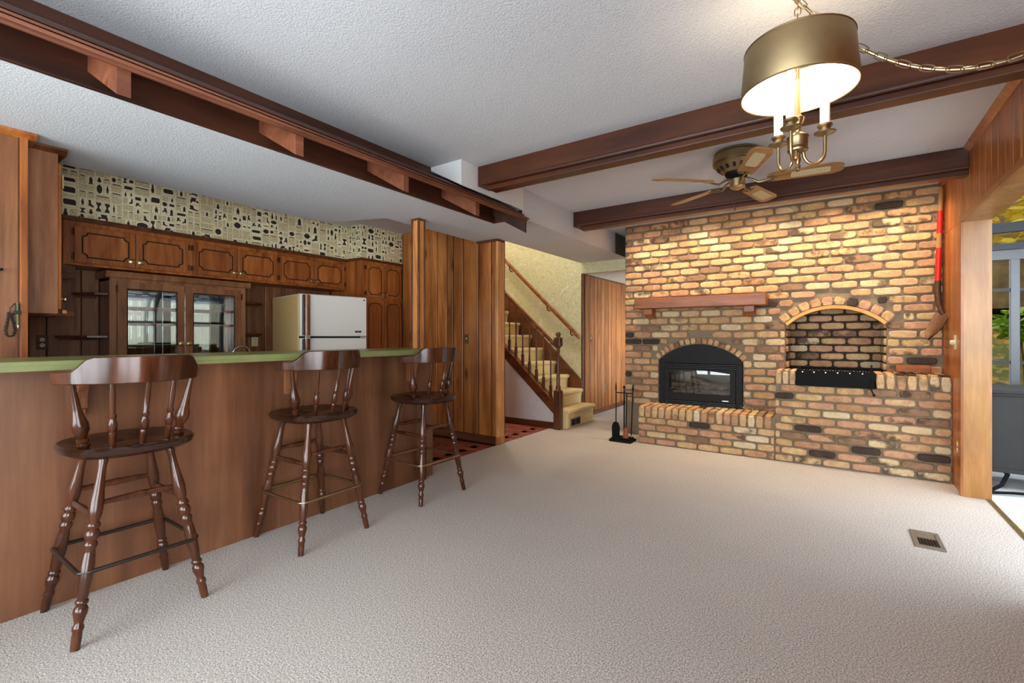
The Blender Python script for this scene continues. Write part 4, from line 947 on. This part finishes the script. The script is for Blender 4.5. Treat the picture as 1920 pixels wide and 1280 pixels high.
# faucet behind the bar
fa = thing('bar_faucet', 'low chrome faucet arch behind the bar counter', 'faucet', (-3.55, 1.98, .9))
fx, fy = -4.62, 2.12
fa.location = (fx, fy, .9); WL[fa.name] = Vector((fx, fy, .9))
obj('spout', MB().tube([(fx, fy, .9), (fx, fy, 1.06), (fx + .005, fy + .015, 1.085), (fx + .01, fy + .05, 1.108), (fx + .015, fy + .09, 1.108), (fx + .02, fy + .125, 1.085), (fx + .02, fy + .14, 1.05), (fx + .02, fy + .14, 1.0)], .011, 10), 'nickel', fa, True)
obj('base', MB().cyl((fx, fy, .9), (fx, fy, .93), .028), 'nickel', fa, True)
bc = thing('kitchen_counter', 'back kitchen base counter with green laminate top', 'counter', (-4.75, 1.7, 0))
obj('cabinet', Bx(-4.948, -4.40, .76, 2.50, 0, .87), 'cabinet_side_wood', bc)
obj('worktop', Bx(-4.948, -4.38, .76, 2.52, .87, .9), 'laminate_green', bc, bev=.003)

# ------------------------------------------------------------------ staircase
YS0, YS1 = 5.36, 6.225
ss = thing('staircase', 'carpeted wooden staircase with turned balusters climbing away from newel', 'staircase', (-2.9, 5.8, 0))
for n in range(1, 12):
    x = -2.805 - .2195 * (n - 1); z = .055 + .195 * n; z0 = max(0, z - .26)
    prof = [(x - .30, z), (x - .012, z), (x + .004, z - .006), (x + .012, z - .02), (x + .008, z - .038), (x - .012, z - .06), (x - .022, z - .12), (x - .022, z0), (x - .30, z0)]
    ya, yb = (YS0, YS1) if n > 1 else (YS0 + .01, YS1 - .06)
    obj('step', MB().prism(prof, 'y', ya, yb), 'stair_carpet', ss, bev=.016)
sl = .904
def strz(x): return .206 + (-3.019 - x) * sl
obj('stringer', MB().prism([(-3.0, .19), (-3.0, .34), (-4.9, strz(-4.9) + .16), (-4.9, strz(-4.9)), ], 'y', 5.318, 5.362), 'stringer_wood', ss, bev=.003)
obj('stringer_cap', MB().prism([(-2.98, .325), (-2.98, .347), (-4.9, strz(-4.9) + .165), (-4.9, strz(-4.9) + .143)], 'y', 5.305, 5.40), 'rail_wood', ss, bev=.003)
obj('wall_stringer', MB().prism([(-2.86, 0), (-3.04, 0), (-5.1, 1.9), (-5.1, 2.55), (-3.045, .555), (-3.045, .36), (-2.86, .25)][1:6], 'y', 6.225, 6.258), 'stringer_wood', ss, bev=.003)
nx, ny = -2.94, 5.33
nw = obj('newel', MB().box(nx - .047, nx + .047, ny - .047, ny + .047, 0, .50).box(nx - .045, nx + .045, ny - .045, ny + .045, 1.075, 1.185), 'baluster_wood', ss, bev=.005)
obj('newel_turning', MB().lathe((nx, ny, .50), (nx, ny, 1.075), [(0, .042), (.02, .042), (.04, .03), (.06, .034), (.09, .034), (.12, .024), (.3, .024), (.6, .021), (.85, .019), (.88, .026), (.91, .026), (.93, .02), (.97, .03), (1, .04)], 16), 'baluster_wood', nw, True)
obj('newel_cap', MB().lathe((nx, ny, 1.185), (nx, ny, 1.262), [(0, .046), (.08, .03), (.25, .024), (.4, .03), (.5, .034), (.7, .034), (.85, .028), (1, .012)], 16), 'baluster_wood', nw, True)
def hrz(x): return 1.115 + (-3.019 - x) * sl
obj('handrail', MB().prism([(nx, hrz(nx) - .022), (nx, hrz(nx) + .034), (-4.9, hrz(-4.9) + .034), (-4.9, hrz(-4.9) - .022)], 'y', 5.302, 5.358), 'rail_wood', ss, bev=.012)
for i in range(15):
    x = -3.052 - .1095 * i; z0 = strz(x) + .16; z1 = hrz(x) - .02; h = z1 - z0
    b_ = obj('baluster', MB().box(x - .016, x + .016, 5.314, 5.346, z0, z0 + .17), 'baluster_wood', ss, bev=.002)
    obj('baluster_turning', MB().lathe((x, 5.33, z0 + .17), (x, 5.33, z1), [(0, .016), (.02, .011), (.05, .015), (.08, .015), (.10, .010), (.14, .013), (.18, .010), (.5, .011), (1, .0085)], 10), 'baluster_wood', b_, True)
def wrz(x): return 1.145 + (-3.012 - x) * .94
obj('wall_rail', MB().prism([(-3.06, wrz(-3.06) - .035), (-3.06, wrz(-3.06) + .03), (-5.0, wrz(-5.0) + .03), (-5.0, wrz(-5.0) - .035)], 'y', 6.15, 6.20), 'rail_wood', ss, bev=.01)
for x in (-3.2, -3.60, -4.3, -4.9): obj('rail_bracket', MB().tube([(x, 6.175, wrz(x) - .03), (x, 6.18, wrz(x) - .08), (x, 6.22, wrz(x) - .10), (x, 6.258, wrz(x) - .10)], .008, 8), 'iron_black', ss, True)
struct('wall_understair', MB().prism([(-4.9, .0), (-3.0, 0), (-3.0, .195), (-4.9, strz(-4.9) + .01)], 'y', 5.335, 5.37), 'riser_white', 'white triangular wall under the stair stringer')
struct('baseboard_stair', Bx(-4.9, -2.99, 5.318, 5.336, 0, .085), 'stringer_wood', 'brown baseboard below the white stair wall', bev=.003)
rv = thing('stair_vent', 'small grey vent grille in the bottom stair riser', 'vent', (-2.82, 5.56, .07))
obj('frame', Bx(-2.835, -2.812, 5.44, 5.72, .03, .13), 'grey_metal_vent', rv, bev=.003)
for g in range(2):
    for k in range(9): obj('slat', Bx(-2.813, -2.808, 5.455 + g * .132 + k * .0135, 5.461 + g * .132 + k * .0135, .042, .118), 'dark_slot', rv)

# floor register
fv = thing('floor_register', 'brown metal floor register set in the carpet', 'vent', (.452, 3.65, 0))
obj('frame', MB().ring([(.384, 3.512), (.520, 3.512), (.520, 3.79), (.384, 3.79)], [(.408, 3.545), (.498, 3.545), (.498, 3.758), (.408, 3.758)], 'z', .0, .009), 'grey_metal_vent', fv, bev=.002)
obj('dark_well', Bx(.408, .498, 3.545, 3.758, .0005, .002), 'dark_slot', fv)
obj('damper', Bx(.408, .498, 3.67, 3.757, .002, .004), 'grey_metal_vent', fv)
for k in range(6): obj('louver', Bx(.415 + k * .014, .419 + k * .014, 3.546, 3.67, .002, .007), 'bronze', fv)

# ------------------------------------------------------------------ antique shovel on the wall
sv = thing('antique_shovel', 'old long handled shovel with red painted handle on the wall', 'shovel', (.765, 5.50, 1.1))
P0, P1 = Vector((.775, 5.50, 2.50)), Vector((.752, 5.50, 1.60))
def seg(a, b_): return P0 + (P1 - P0) * a, P0 + (P1 - P0) * b_
for nm, a, b_, mt_, r in (('handle', 0, .22, 'shovel_wood', .018), ('red_band', .22, .44, 'red_paint', .0195), ('handle', .44, .58, 'shovel_wood', .0195), ('red_band', .58, .9, 'red_paint', .0215)):
    q0, q1 = seg(a, b_); obj(nm, MB().cyl(q0, q1, r, r * 1.04, 14), mt_, sv, True)
obj('socket', MB().tube([seg(0, .9)[1], P1, (.755, 5.48, 1.50), (.77, 5.46, 1.43), (.78, 5.44, 1.39)], [.0225, .024, .024, .02, .016], 12), 'rust_steel', sv, True)
bl = MB(); R_ = []
for i in range(7):
    tt = i / 6
    c_ = Vector((.785, 5.43, 1.40)).lerp(Vector((.66, 5.30, 1.17)), tt)
    wd = .075 * (1 - .15 * tt) if tt < .5 else .075 * (1 - .15 * tt) * math.sqrt(max(.02, 1 - ((tt - .5) / .5) ** 2.2))
    u = Vector((-.62, .78, 0)).normalized()
    for k in range(5):
        s = -1 + k / 2; R_.append(c_ + u * wd * s + Vector((0, 0, .018)) * (abs(s) ** 2))
for i in range(7):
    for k in range(5): R_.append(R_[i * 5 + k] + Vector((.004, .004, -.003)))
fs = [(o_ + i * 5 + k, o_ + i * 5 + k + 1, o_ + (i + 1) * 5 + k + 1, o_ + (i + 1) * 5 + k) for o_ in (0, 35) for i in range(6) for k in range(4)]
for i in range(6): fs += [(i * 5, (i + 1) * 5, 35 + (i + 1) * 5, 35 + i * 5), (i * 5 + 4, (i + 1) * 5 + 4, 35 + (i + 1) * 5 + 4, 35 + i * 5 + 4)]
for k in range(4): fs += [(k, k + 1, 36 + k, 35 + k), (30 + k, 31 + k, 66 + k, 65 + k)]
obj('blade', bl.add(R_, fs), 'rust_steel', sv, True)

# ------------------------------------------------------------------ chandelier
fwv = Vector((-math.sin(TH), math.cos(TH), 0)); rtv = Vector((math.cos(TH), math.sin(TH), 0))
CHX = Vector((-.114, 2.107, 0))
ch = thing('chandelier', 'brass drum shade chandelier with three candle lamps on swag chain', 'chandelier', (CHX.x, CHX.y, 1.84))
def cz(z): return (CHX.x, CHX.y, z)
shd = obj('shade', MB().lathe(cz(2.141), cz(2.316), [(0, .197), (.02, .1985), (1, .184)], 48, cap=False), 'shade_brass', ch, True)
obj('shade_lining', MB().lathe(cz(2.141), cz(2.315), [(0, .1945), (1, .1815)], 48, cap=False), 'shade_white', shd, True)
for z, r in ((2.141, .1965), (2.316, .1835)):
    obj('rim', MB().tube([(CHX.x + r * math.cos(q * PI / 24), CHX.y + r * math.sin(q * PI / 24), z) for q in range(48)], .0032, 6, True), 'antique_brass', shd, True)
for a in (20, 140, 260):
    q = math.radians(a); obj('spider_arm', MB().cyl(cz(2.30), (CHX.x + .183 * math.cos(q), CHX.y + .183 * math.sin(q), 2.312), .003, n=6), 'antique_brass', shd)
obj('stem', MB().lathe(cz(1.97), cz(2.36), [(0, .010), (.1, .012), (.14, .022), (.18, .024), (.2, .012), (.5, .008), (.52, .012), (.56, .012), (.58, .008), (.84, .008), (.88, .02), (.92, .02), (.96, .008), (1, .006)], 14), 'brass', ch, True)
obj('body', MB().lathe(cz(1.905), cz(1.985), [(0, .018), (.1, .034), (.18, .036), (.24, .028), (.3, .034), (.7, .034), (.78, .038), (.84, .030), (1, .014)], 20), 'antique_brass', ch, True)
obj('finial', MB().lathe(cz(1.835), cz(1.91), [(0, .003), (.08, .009), (.16, .006), (.22, .010), (.3, .010), (.38, .006), (.6, .011), (.8, .009), (1, .014)], 12), 'antique_brass', ch, True)
for al in (345, 225, 105):
    q = math.radians(al); d = fwv * math.cos(q) + rtv * math.sin(q); c_ = CHX + d * .092
    pts = [CHX + d * .020 + Vector((0, 0, 1.925))]
    for k in range(9):
        t_ = math.radians(180 + 22.5 * k); pts.append(CHX + d * (.056 + .036 * math.cos(t_)) + Vector((0, 0, 1.905 + .046 * math.sin(t_))))
    pts.append(c_ + Vector((0, 0, 1.965)))
    arm = obj('arm', MB().tube(pts, .0062, 10), 'brass', ch, True)
    cp = lambda z: (c_.x, c_.y, z)
    obj('bobeche', MB().lathe(cp(1.962), cp(2.005), [(0, .010), (.1, .016), (.25, .034), (.33, .036), (.38, .030), (.45, .017), (.7, .017), (.85, .025), (1, .025)], 20), 'antique_brass', arm, True)
    cn = obj('candle', MB().lathe(cp(1.998), cp(2.145), [(0, .0165), (.98, .0165), (1, .0135)], 18), 'candle_white', ch, True)
    obj('bulb', MB().lathe(cp(2.145), cp(2.215), [(0, .008), (.12, .012), (.35, .0165), (.6, .012), (.85, .005), (1, .0015)], 14), 'bulb_glow', cn, True)
    l = bpy.data.lights.new('candle_lamp', 'POINT'); l.energy = .85; l.color = (1, .80, .55); l.shadow_soft_size = .02
    o = bpy.data.objects.new('candle_lamp', l); COL.objects.link(o); o.parent = ch; o.location = (c_.x - CHX.x, c_.y - CHX.y, 2.24 - 1.84)
def links(mb, pts, L=.034, r=.0022, wd=.0105):
    flip = 0
    for a, b_ in zip(pts[:-1], pts[1:]):
        a, b_ = Vector(a), Vector(b_); d = (b_ - a).normalized(); u = d.cross(Vector((0, 0, 1)));
        u = u.normalized() if u.length > 1e-3 else Vector((1, 0, 0)); v_ = d.cross(u)
        s = u if flip else v_; flip ^= 1; c_ = (a + b_) / 2; hl = (b_ - a).length * .62
        mb.tube([c_ + d * (hl - wd) * (1 if abs(q) <= 6 or q > 18 else 1) * math.copysign(1, math.cos(q * PI / 6)) * (1 if abs(math.cos(q * PI / 6)) > .01 else 0) + (d * math.cos(q * PI / 6) + s * math.sin(q * PI / 6)) * wd for q in range(12)], r, 6, True)
    return mb
hk = (CHX.x, CHX.y, 2.53)
vch = [(CHX.x, CHX.y, 2.36 + .026 * i) for i in range(7)]
obj('hanging_chain', links(MB(), vch), 'antique_brass', ch, True)
obj('ceiling_hook', MB().tube([(CHX.x, CHX.y, 2.56), (CHX.x, CHX.y, 2.53), (CHX.x + .012, CHX.y, 2.522), (CHX.x + .014, CHX.y, 2.505), (CHX.x, CHX.y, 2.495), (CHX.x - .014, CHX.y, 2.503), (CHX.x - .015, CHX.y, 2.512)], .004, 8), 'antique_brass', ch, True)
def swz(x): return 2.08 + 1.46 * (x - .42) ** 2
xs = [CHX.x + (.79 - CHX.x) * i / 200 for i in range(201)]
line = [Vector((x, CHX.y + .03 * (x - CHX.x), swz(x))) for x in xs]
acc = [line[0]]
for p in line:
    if (p - acc[-1]).length >= .034: acc.append(p)
obj('swag_chain', links(MB(), acc, wd=.0115), 'antique_brass', ch, True)
obj('swag_cord', MB().tube([p + Vector((0, .003, 0)) for p in line[::4]], .0028, 6), 'brass', ch, True)

# ------------------------------------------------------------------ ceiling fan
FX, FY = -.585, 3.78
fn = thing('ceiling_fan', 'antique brass ceiling fan with five wood and cane blades', 'ceiling fan', (FX, FY, 2.3))
obj('motor_housing', MB().lathe((FX, FY, ZC), (FX, FY, 2.405), [(0, .150), (.05, .160), (.10, .160), (.13, .153), (.18, .153), (.21, .165), (.5, .168), (.54, .162), (.58, .166), (.62, .160), (.66, .152), (.95, .098), (1, .09)], 44), 'antique_brass', fn, True)
for k in range(16):
    q = 2 * PI * k / 16; c_, s_ = math.cos(q), math.sin(q)
    obj('vent_slot', MB().obox((FX + .127 * c_, FY + .127 * s_, 2.434), (.006, .02, .034), Matrix.Rotation(q, 3, 'Z') @ Matrix.Rotation(math.radians(47), 3, 'Y')), 'dark_slot', fn, bev=.002)
obj('rotor', MB().lathe((FX, FY, 2.405), (FX, FY, 2.365), [(0, .085), (.5, .08), (1, .05)], 28), 'iron_black', fn, True)
obj('switch_housing', MB().lathe((FX, FY, 2.365), (FX, FY, 2.285), [(0, .048), (.1, .054), (.75, .052), (.85, .045), (1, .02)], 28), 'brass', fn, True)
def fan_blade(ang):
    R = Matrix.Rotation(math.radians(ang), 3, 'Z') @ Matrix.Rotation(math.radians(-13), 3, 'X'); o0 = Vector((FX, FY, 2.338))
    def W(p): return o0 + R @ Vector(p)
    pl = [(.205, -.045), (.225, -.055), (.58, -.068), (.63, -.052), (.645, -.03), (.645, .03), (.63, .052), (.58, .068), (.225, .055), (.205, .045)]
    n = len(pl); mb = MB().add([W((a, b_, z)) for z in (-.004, .004) for a, b_ in pl], [tuple(range(n)), tuple(range(n, 2 * n))] + [(k, (k + 1) % n, n + (k + 1) % n, n + k) for k in range(n)])
    b = obj('blade', mb, 'blade_wood', fn, bev=.001)
    cp_ = [(.34, -.03), (.36, -.038), (.55, -.038), (.57, -.03), (.57, .03), (.55, .038), (.36, .038), (.34, .03)]; n = len(cp_)
    obj('cane_panel', MB().add([W((a, b_, z)) for z in (-.0052, -.0042) for a, b_ in cp_], [tuple(range(n)), tuple(range(n, 2 * n))] + [(k, (k + 1) % n, n + (k + 1) % n, n + k) for k in range(n)]), 'cane_mesh', b)
    ir = obj('blade_iron', MB().tube([W((.06, 0, .02)), W((.10, 0, .006)), W((.14, 0, -.022)), W((.18, 0, -.018)), W((.22, 0, -.007))], [.009, .009, .008, .008, .007], 8), 'antique_brass', fn, True)
    obj('iron_scroll', MB().tube([W((.20, -.04, -.006)), W((.235, -.03, -.007)), W((.215, 0, -.009)), W((.235, .03, -.007)), W((.20, .04, -.006)), W((.195, .02, -.007)), W((.25, 0, -.007)), W((.195, -.02, -.007))], .005, 6, True), 'antique_brass', ir, True)
for k in range(5): fan_blade(4 + 72 * k)
obj('pull_chain', MB().cyl((FX - .02, FY + .02, 2.29), (FX - .02, FY + .02, 2.195), .0016, n=6), 'nickel', fn)
obj('pull_knob', MB().lathe((FX - .02, FY + .02, 2.195), (FX - .02, FY + .02, 2.135), [(0, .004), (.1, .008), (.9, .0085), (1, .006)], 12), 'stringer_wood', fn, True)

# ------------------------------------------------------------------ sunroom
SX1, SY0, SY1 = 3.5, .6, 6.6
struct('floor_sunroom', Bx(.94, SX1, SY0, SY1, -.06, -.002), 'sun_carpet', 'white carpet floor of the glazed sunroom')
struct('floor_sunroom_tile', Bx(.958, 1.7, 1.4, 4.3, -.002, .001), 'sun_tile', 'beige tile strip just past the threshold')
struct('wall_knee', MB().box(SX1 - .08, SX1, SY0, SY1, -.06, .85).box(.95, SX1, SY0, SY0 + .08, -.06, .85).box(.95, SX1, SY1, SY1 + .06, -.06, .62), 'knee_wall', 'dark low base wall of the sunroom glazing')
def eave(off=0):
    p = [(SX1 - .03 - off, .85)] + [(SX1 - .03 - .75 + (.75 - off) * math.cos(math.radians(q)), 1.55 + (.75 - off) * math.sin(math.radians(q))) for q in range(0, 71, 7)]
    ex, ez = p[-1]; sl_ = .36
    return p + [(.95, ez + (ex - .95) * sl_)]
w2 = struct('window_2', MB().box(.93, 1.0, SY0, SY1, 2.62, 3.1), 'aluminium', 'curved eave glazed sunroom with grey aluminium ribs')
def sweep(pts, y, hw, dp):
    mb = MB(); A = pts; n = len(A); vs_ = []
    for i, (x, z) in enumerate(A):
        a, b_ = A[max(0, i - 1)], A[min(n - 1, i + 1)]; d = Vector((b_[0] - a[0], b_[1] - a[1])).normalized(); nn_ = (-d.y, d.x)
        for s, k in ((-1, -1), (1, -1), (1, 1), (-1, 1)): vs_.append((x + nn_[0] * dp * k, y + hw * s, z + nn_[1] * dp * k))
    fs = [(i * 4 + k, i * 4 + (k + 1) % 4, (i + 1) * 4 + (k + 1) % 4, (i + 1) * 4 + k) for i in range(n - 1) for k in range(4)] + [(0, 1, 2, 3), tuple((n - 1) * 4 + k for k in range(4))]
    return mb.add(vs_, fs)
ribs = [SY0 + .03 + (SY1 - SY0 - .06) * i / 8 for i in range(9)]
for y in ribs: obj('rib', sweep(eave(), y, .03, .05), 'aluminium', w2)
for a, b_ in zip(ribs[:-1], ribs[1:]):
    E_ = eave(.0); mb = MB(); vs_ = [(x, y, z) for x, z in E_ for y in (a + .03, b_ - .03)]
    mb.add(vs_, [(2 * i, 2 * i + 1, 2 * i + 3, 2 * i + 2) for i in range(len(E_) - 1)]); obj('pane', mb, 'tinted_roof_glass', w2)
for (x, z) in (eave()[1], (2.05, 2.255 + .36 * .95 + .0),):
    obj('purlin', Bx(x - .03, x + .03, SY0, SY1, z - .03, z + .03), 'aluminium_dark', w2)
ez = eave()[-2]; obj('eave_bar', Bx(ez[0] - .03, ez[0] + .03, SY0, SY1, ez[1] - .035, ez[1] + .03), 'aluminium_dark', w2)
# end wall
w1 = struct('window_1', MB().box(.95, SX1, SY1, SY1 + .06, 1.965, 2.06).box(.95, SX1, SY1, SY1 + .06, .62, .69), 'aluminium', 'grey framed end window of sunroom looking onto the garden')
for x in (.98, 1.475, 1.98, 2.49, 3.0, 3.45): obj('mullion', Bx(x - .032, x + .032, SY1, SY1 + .06, .69, 1.965), 'aluminium', w1, bev=.002)
for x0, x1 in ((1.012, 1.443), (1.507, 1.948), (2.012, 2.458), (2.522, 2.968), (3.032, 3.418)):
    for z0, z1 in ((.69, .925), (.965, 1.36), (1.36, 1.40), (1.40, 1.965)):
        pass
    for z in (.945, 1.70 - .035): obj('muntin', Bx(x0, x1, SY1 + .012, SY1 + .045, z - .016, z + .016), 'aluminium_dark', w1)
    obj('pane', Bx(x0, x1, SY1 + .028, SY1 + .032, .69, 1.965), 'dimming_glass', w1)
obj('header_rail', Bx(.95, SX1, SY1 - .04, SY1 + .02, 2.06, 2.12), 'aluminium_dark', w1)
obj('top_rail', Bx(.95, SX1, SY1 - .02, SY1 + .04, 2.235, 2.33), 'aluminium_dark', w1)
obj('transom_pane', Bx(.98, 3.2, SY1 + .028, SY1 + .032, 2.12, 2.9), 'dimming_glass', w1)
struct('wall_sunroom_side', MB().box(.935, .95, YJ + .02, SY1, 0, 3.1).box(.935, .95, SY0, YN, 0, 3.1).box(.935, .95, YN, YJ + .02, ZO + .02, 3.1), 'white_plaster', 'pale sunroom side of the house wall')
portal('opening_portal', (.945, (YN + YJ) / 2, 1.03), (0, PI / 2, 0), 2.06, YJ - YN)
# desk
dk = thing('sunroom_desk', 'dark wooden desk cabinet on curved iron feet in the sunroom', 'desk', (1.45, 5.45, 0))
obj('top', Bx(.99, 2.1, 5.17, 5.72, .755, .79), 'desk_wood', dk, bev=.005)
obj('apron', Bx(1.0, 2.08, 5.185, 5.70, .735, .755), 'desk_wood', dk, bev=.003)
obj('case', Bx(1.01, 2.07, 5.20, 5.69, .15, .735), 'desk_wood', dk, bev=.003)
obj('bottom_rail', Bx(1.0, 2.08, 5.19, 5.70, .135, .165), 'desk_wood', dk, bev=.003)
for x in (1.12, 1.9):
    obj('iron_foot', MB().tube([(x - .14, 5.02, .02), (x - .06, 5.08, .06), (x, 5.2, .125), (x + .0, 5.45, .13), (x, 5.69, .125), (x, 5.78, .05), (x, 5.84, .02)], .014, 8), 'iron_black', dk, True)
    obj('iron_scroll', MB().tube([(x - .2, 4.98, .012), (x, 5.05, .02), (x + .25, 5.12, .02), (x + .4, 5.14, .05)], .011, 8), 'iron_black', dk, True)
for x in (1.34, 2.0): obj('caster', MB().cyl((x, 5.28, .03), (x + .03, 5.28, .03), .03, n=14).cyl((x + .015, 5.28, .03), (x + .015, 5.28, .14), .012), 'iron_black', dk, True)

# ------------------------------------------------------------------ garden
gm = MB(); gx = [.95] + [2 + 1.5 * i for i in range(14)]; gy = [1.0, 3, 6.6, 7.2, 8, 9, 10.5, 12.5, 15, 19, 25]
def gz(x, y): return -.12 + (0 if y < 6.8 else min(.46 * (y - 6.8), 5.5)) + .10 * math.sin(x * 1.7 + y) * (1 if y > 7.4 else 0)
gv = [(x, y, gz(x, y) - .05) for y in gy for x in gx]; nxg = len(gx)
gm.add(gv, [(j * nxg + i, j * nxg + i + 1, (j + 1) * nxg + i + 1, (j + 1) * nxg + i) for j in range(len(gy) - 1) for i in range(nxg - 1)])
obj('ground_garden', gm, 'leaf_litter', None, True, label='leaf strewn garden slope outside the sunroom', cat='ground', kind='structure')
fc = thing('sky_screen_fence', 'tall beige fence added to block bright sky outside the curved glazing', 'fence', (6.0, 3.5, -.1))  # fence added to cut the bright sky in the hutch mirror
for i in range(46): obj('board', Bx(6.0, 6.02, -.6 + i * .2, -.41 + i * .2, -.2, 2.3), 'fence_board', fc)
for k in range(2): obj('rail', Bx(6.02, 6.06, -.6, 8.6, .4 + k * 1.4, .5 + k * 1.4), 'fence_board', fc)
def trunk(x, y, r, h, lab):
    t_ = thing('garden_tree', lab, 'tree', (x, y, gz(x, y) - .1), 'garden trees beyond the sunroom')
    mb = MB(); nn_ = 22; rw = []
    for k in range(9):
        z = gz(x, y) - .1 + h * k / 8; fl = 1 + .5 * math.exp(-k * 1.4)
        for i in range(nn_):
            q = 2 * PI * i / nn_; rad = r * fl * (1 - .04 * k) * (1 + .07 * math.sin(i * 5 + k * .3) * (i % 2))
            rw.append((x + rad * math.cos(q), y + rad * math.sin(q), z))
    mb.add(rw, [(k * nn_ + i, k * nn_ + (i + 1) % nn_, (k + 1) * nn_ + (i + 1) % nn_, (k + 1) * nn_ + i) for k in range(8) for i in range(nn_)])
    obj('trunk', mb, 'trunk_bark', t_)
    return t_
def leaf_cloud(name, parent, mat, c, rad, n, size, seed):
    r = random.Random(seed); mb = MB()
    for _ in range(n):
        while True:
            p = Vector((r.uniform(-1, 1), r.uniform(-1, 1), r.uniform(-1, 1)))
            if p.length < 1: break
        p = Vector((c[0] + p.x * rad[0], c[1] + p.y * rad[1], c[2] + p.z * rad[2])); s = size * r.uniform(.7, 1.3)
        R = Matrix.Rotation(r.uniform(0, 6.3), 3, 'Z') @ Matrix.Rotation(r.uniform(-.9, .9), 3, 'X')
        mb.add([p + R @ Vector(q) * s for q in ((-.5, 0, 0), (-.2, .34, .05), (.25, .3, 0), (.55, 0, -.08), (.25, -.3, 0), (-.2, -.34, .05))], [(0, 1, 2, 3, 4, 5)])
    return obj(name, mb, mat, parent)
t1 = trunk(2.35, 10.6, .62, 5.2, 'thick ridged tree trunk behind the sunroom end window')
leaf_cloud('foliage', t1, 'yellow_leaf', (2.0, 8.7, 2.75), (1.3, .7, .55), 700, .15, 1)
t2 = trunk(5.2, 12.0, .35, 5.5, 'slimmer tree trunk further up the garden slope')
leaf_cloud('foliage', t2, 'yellow_leaf', (5.0, 11.6, 4.6), (2.6, 2.0, 1.6), 1500, .24, 2)
t3 = trunk(9.5, 3.0, .3, 4.5, 'yellow leaved tree standing outside the curved glazing')
leaf_cloud('foliage', t3, 'hedge_leaf', (9.5, 3.2, 4.2), (2.4, 3.4, 2.2), 1700, .28, 3)
sb = thing('garden_shrub', 'bright green shrub in front of the grey boulder', 'shrub', (1.92, 8.2, .5))
leaf_cloud('foliage', sb, 'green_leaf', (1.9, 8.2, 1.36), (.30, .28, .2), 130, .13, 4)
obj('stems', MB().tube([(1.92, 8.2, .45), (1.9, 8.2, .9), (1.86, 8.2, 1.35)], .012, 6).tube([(1.93, 8.2, .45), (1.98, 8.2, .9), (2.04, 8.2, 1.3)], .01, 6), 'trunk_bark', sb, True)
bo = MB().ball((2.75, 9.1, 1.15), .5, 16, 0, (1.1, .5, .7))
rb = random.Random(9); bo.v = [(x + rb.uniform(-.05, .05), y + rb.uniform(-.05, .05), z + rb.uniform(-.05, .05)) for x, y, z in bo.v]
obj('garden_boulder', bo, 'stone_grey', None, True, label='grey boulder at the foot of the thick tree', cat='boulder')

# unseen lamp added upstairs to light the stairwell
ul = thing('stairwell_fill_lamp', 'unseen globe lamp added to light the stairwell from above', 'ceiling light', (-4.0, 5.3, 4.7))
obj('globe', MB().ball((-4.0, 5.3, 4.6), .09, 16), 'shade_white', ul, True)
l = bpy.data.lights.new('stairwell_fill', 'POINT'); l.energy = 60; l.color = (1, .92, .78); l.shadow_soft_size = .1
o = bpy.data.objects.new('stairwell_fill', l); COL.objects.link(o); o.parent = ul; o.location = (0, 0, -.3)
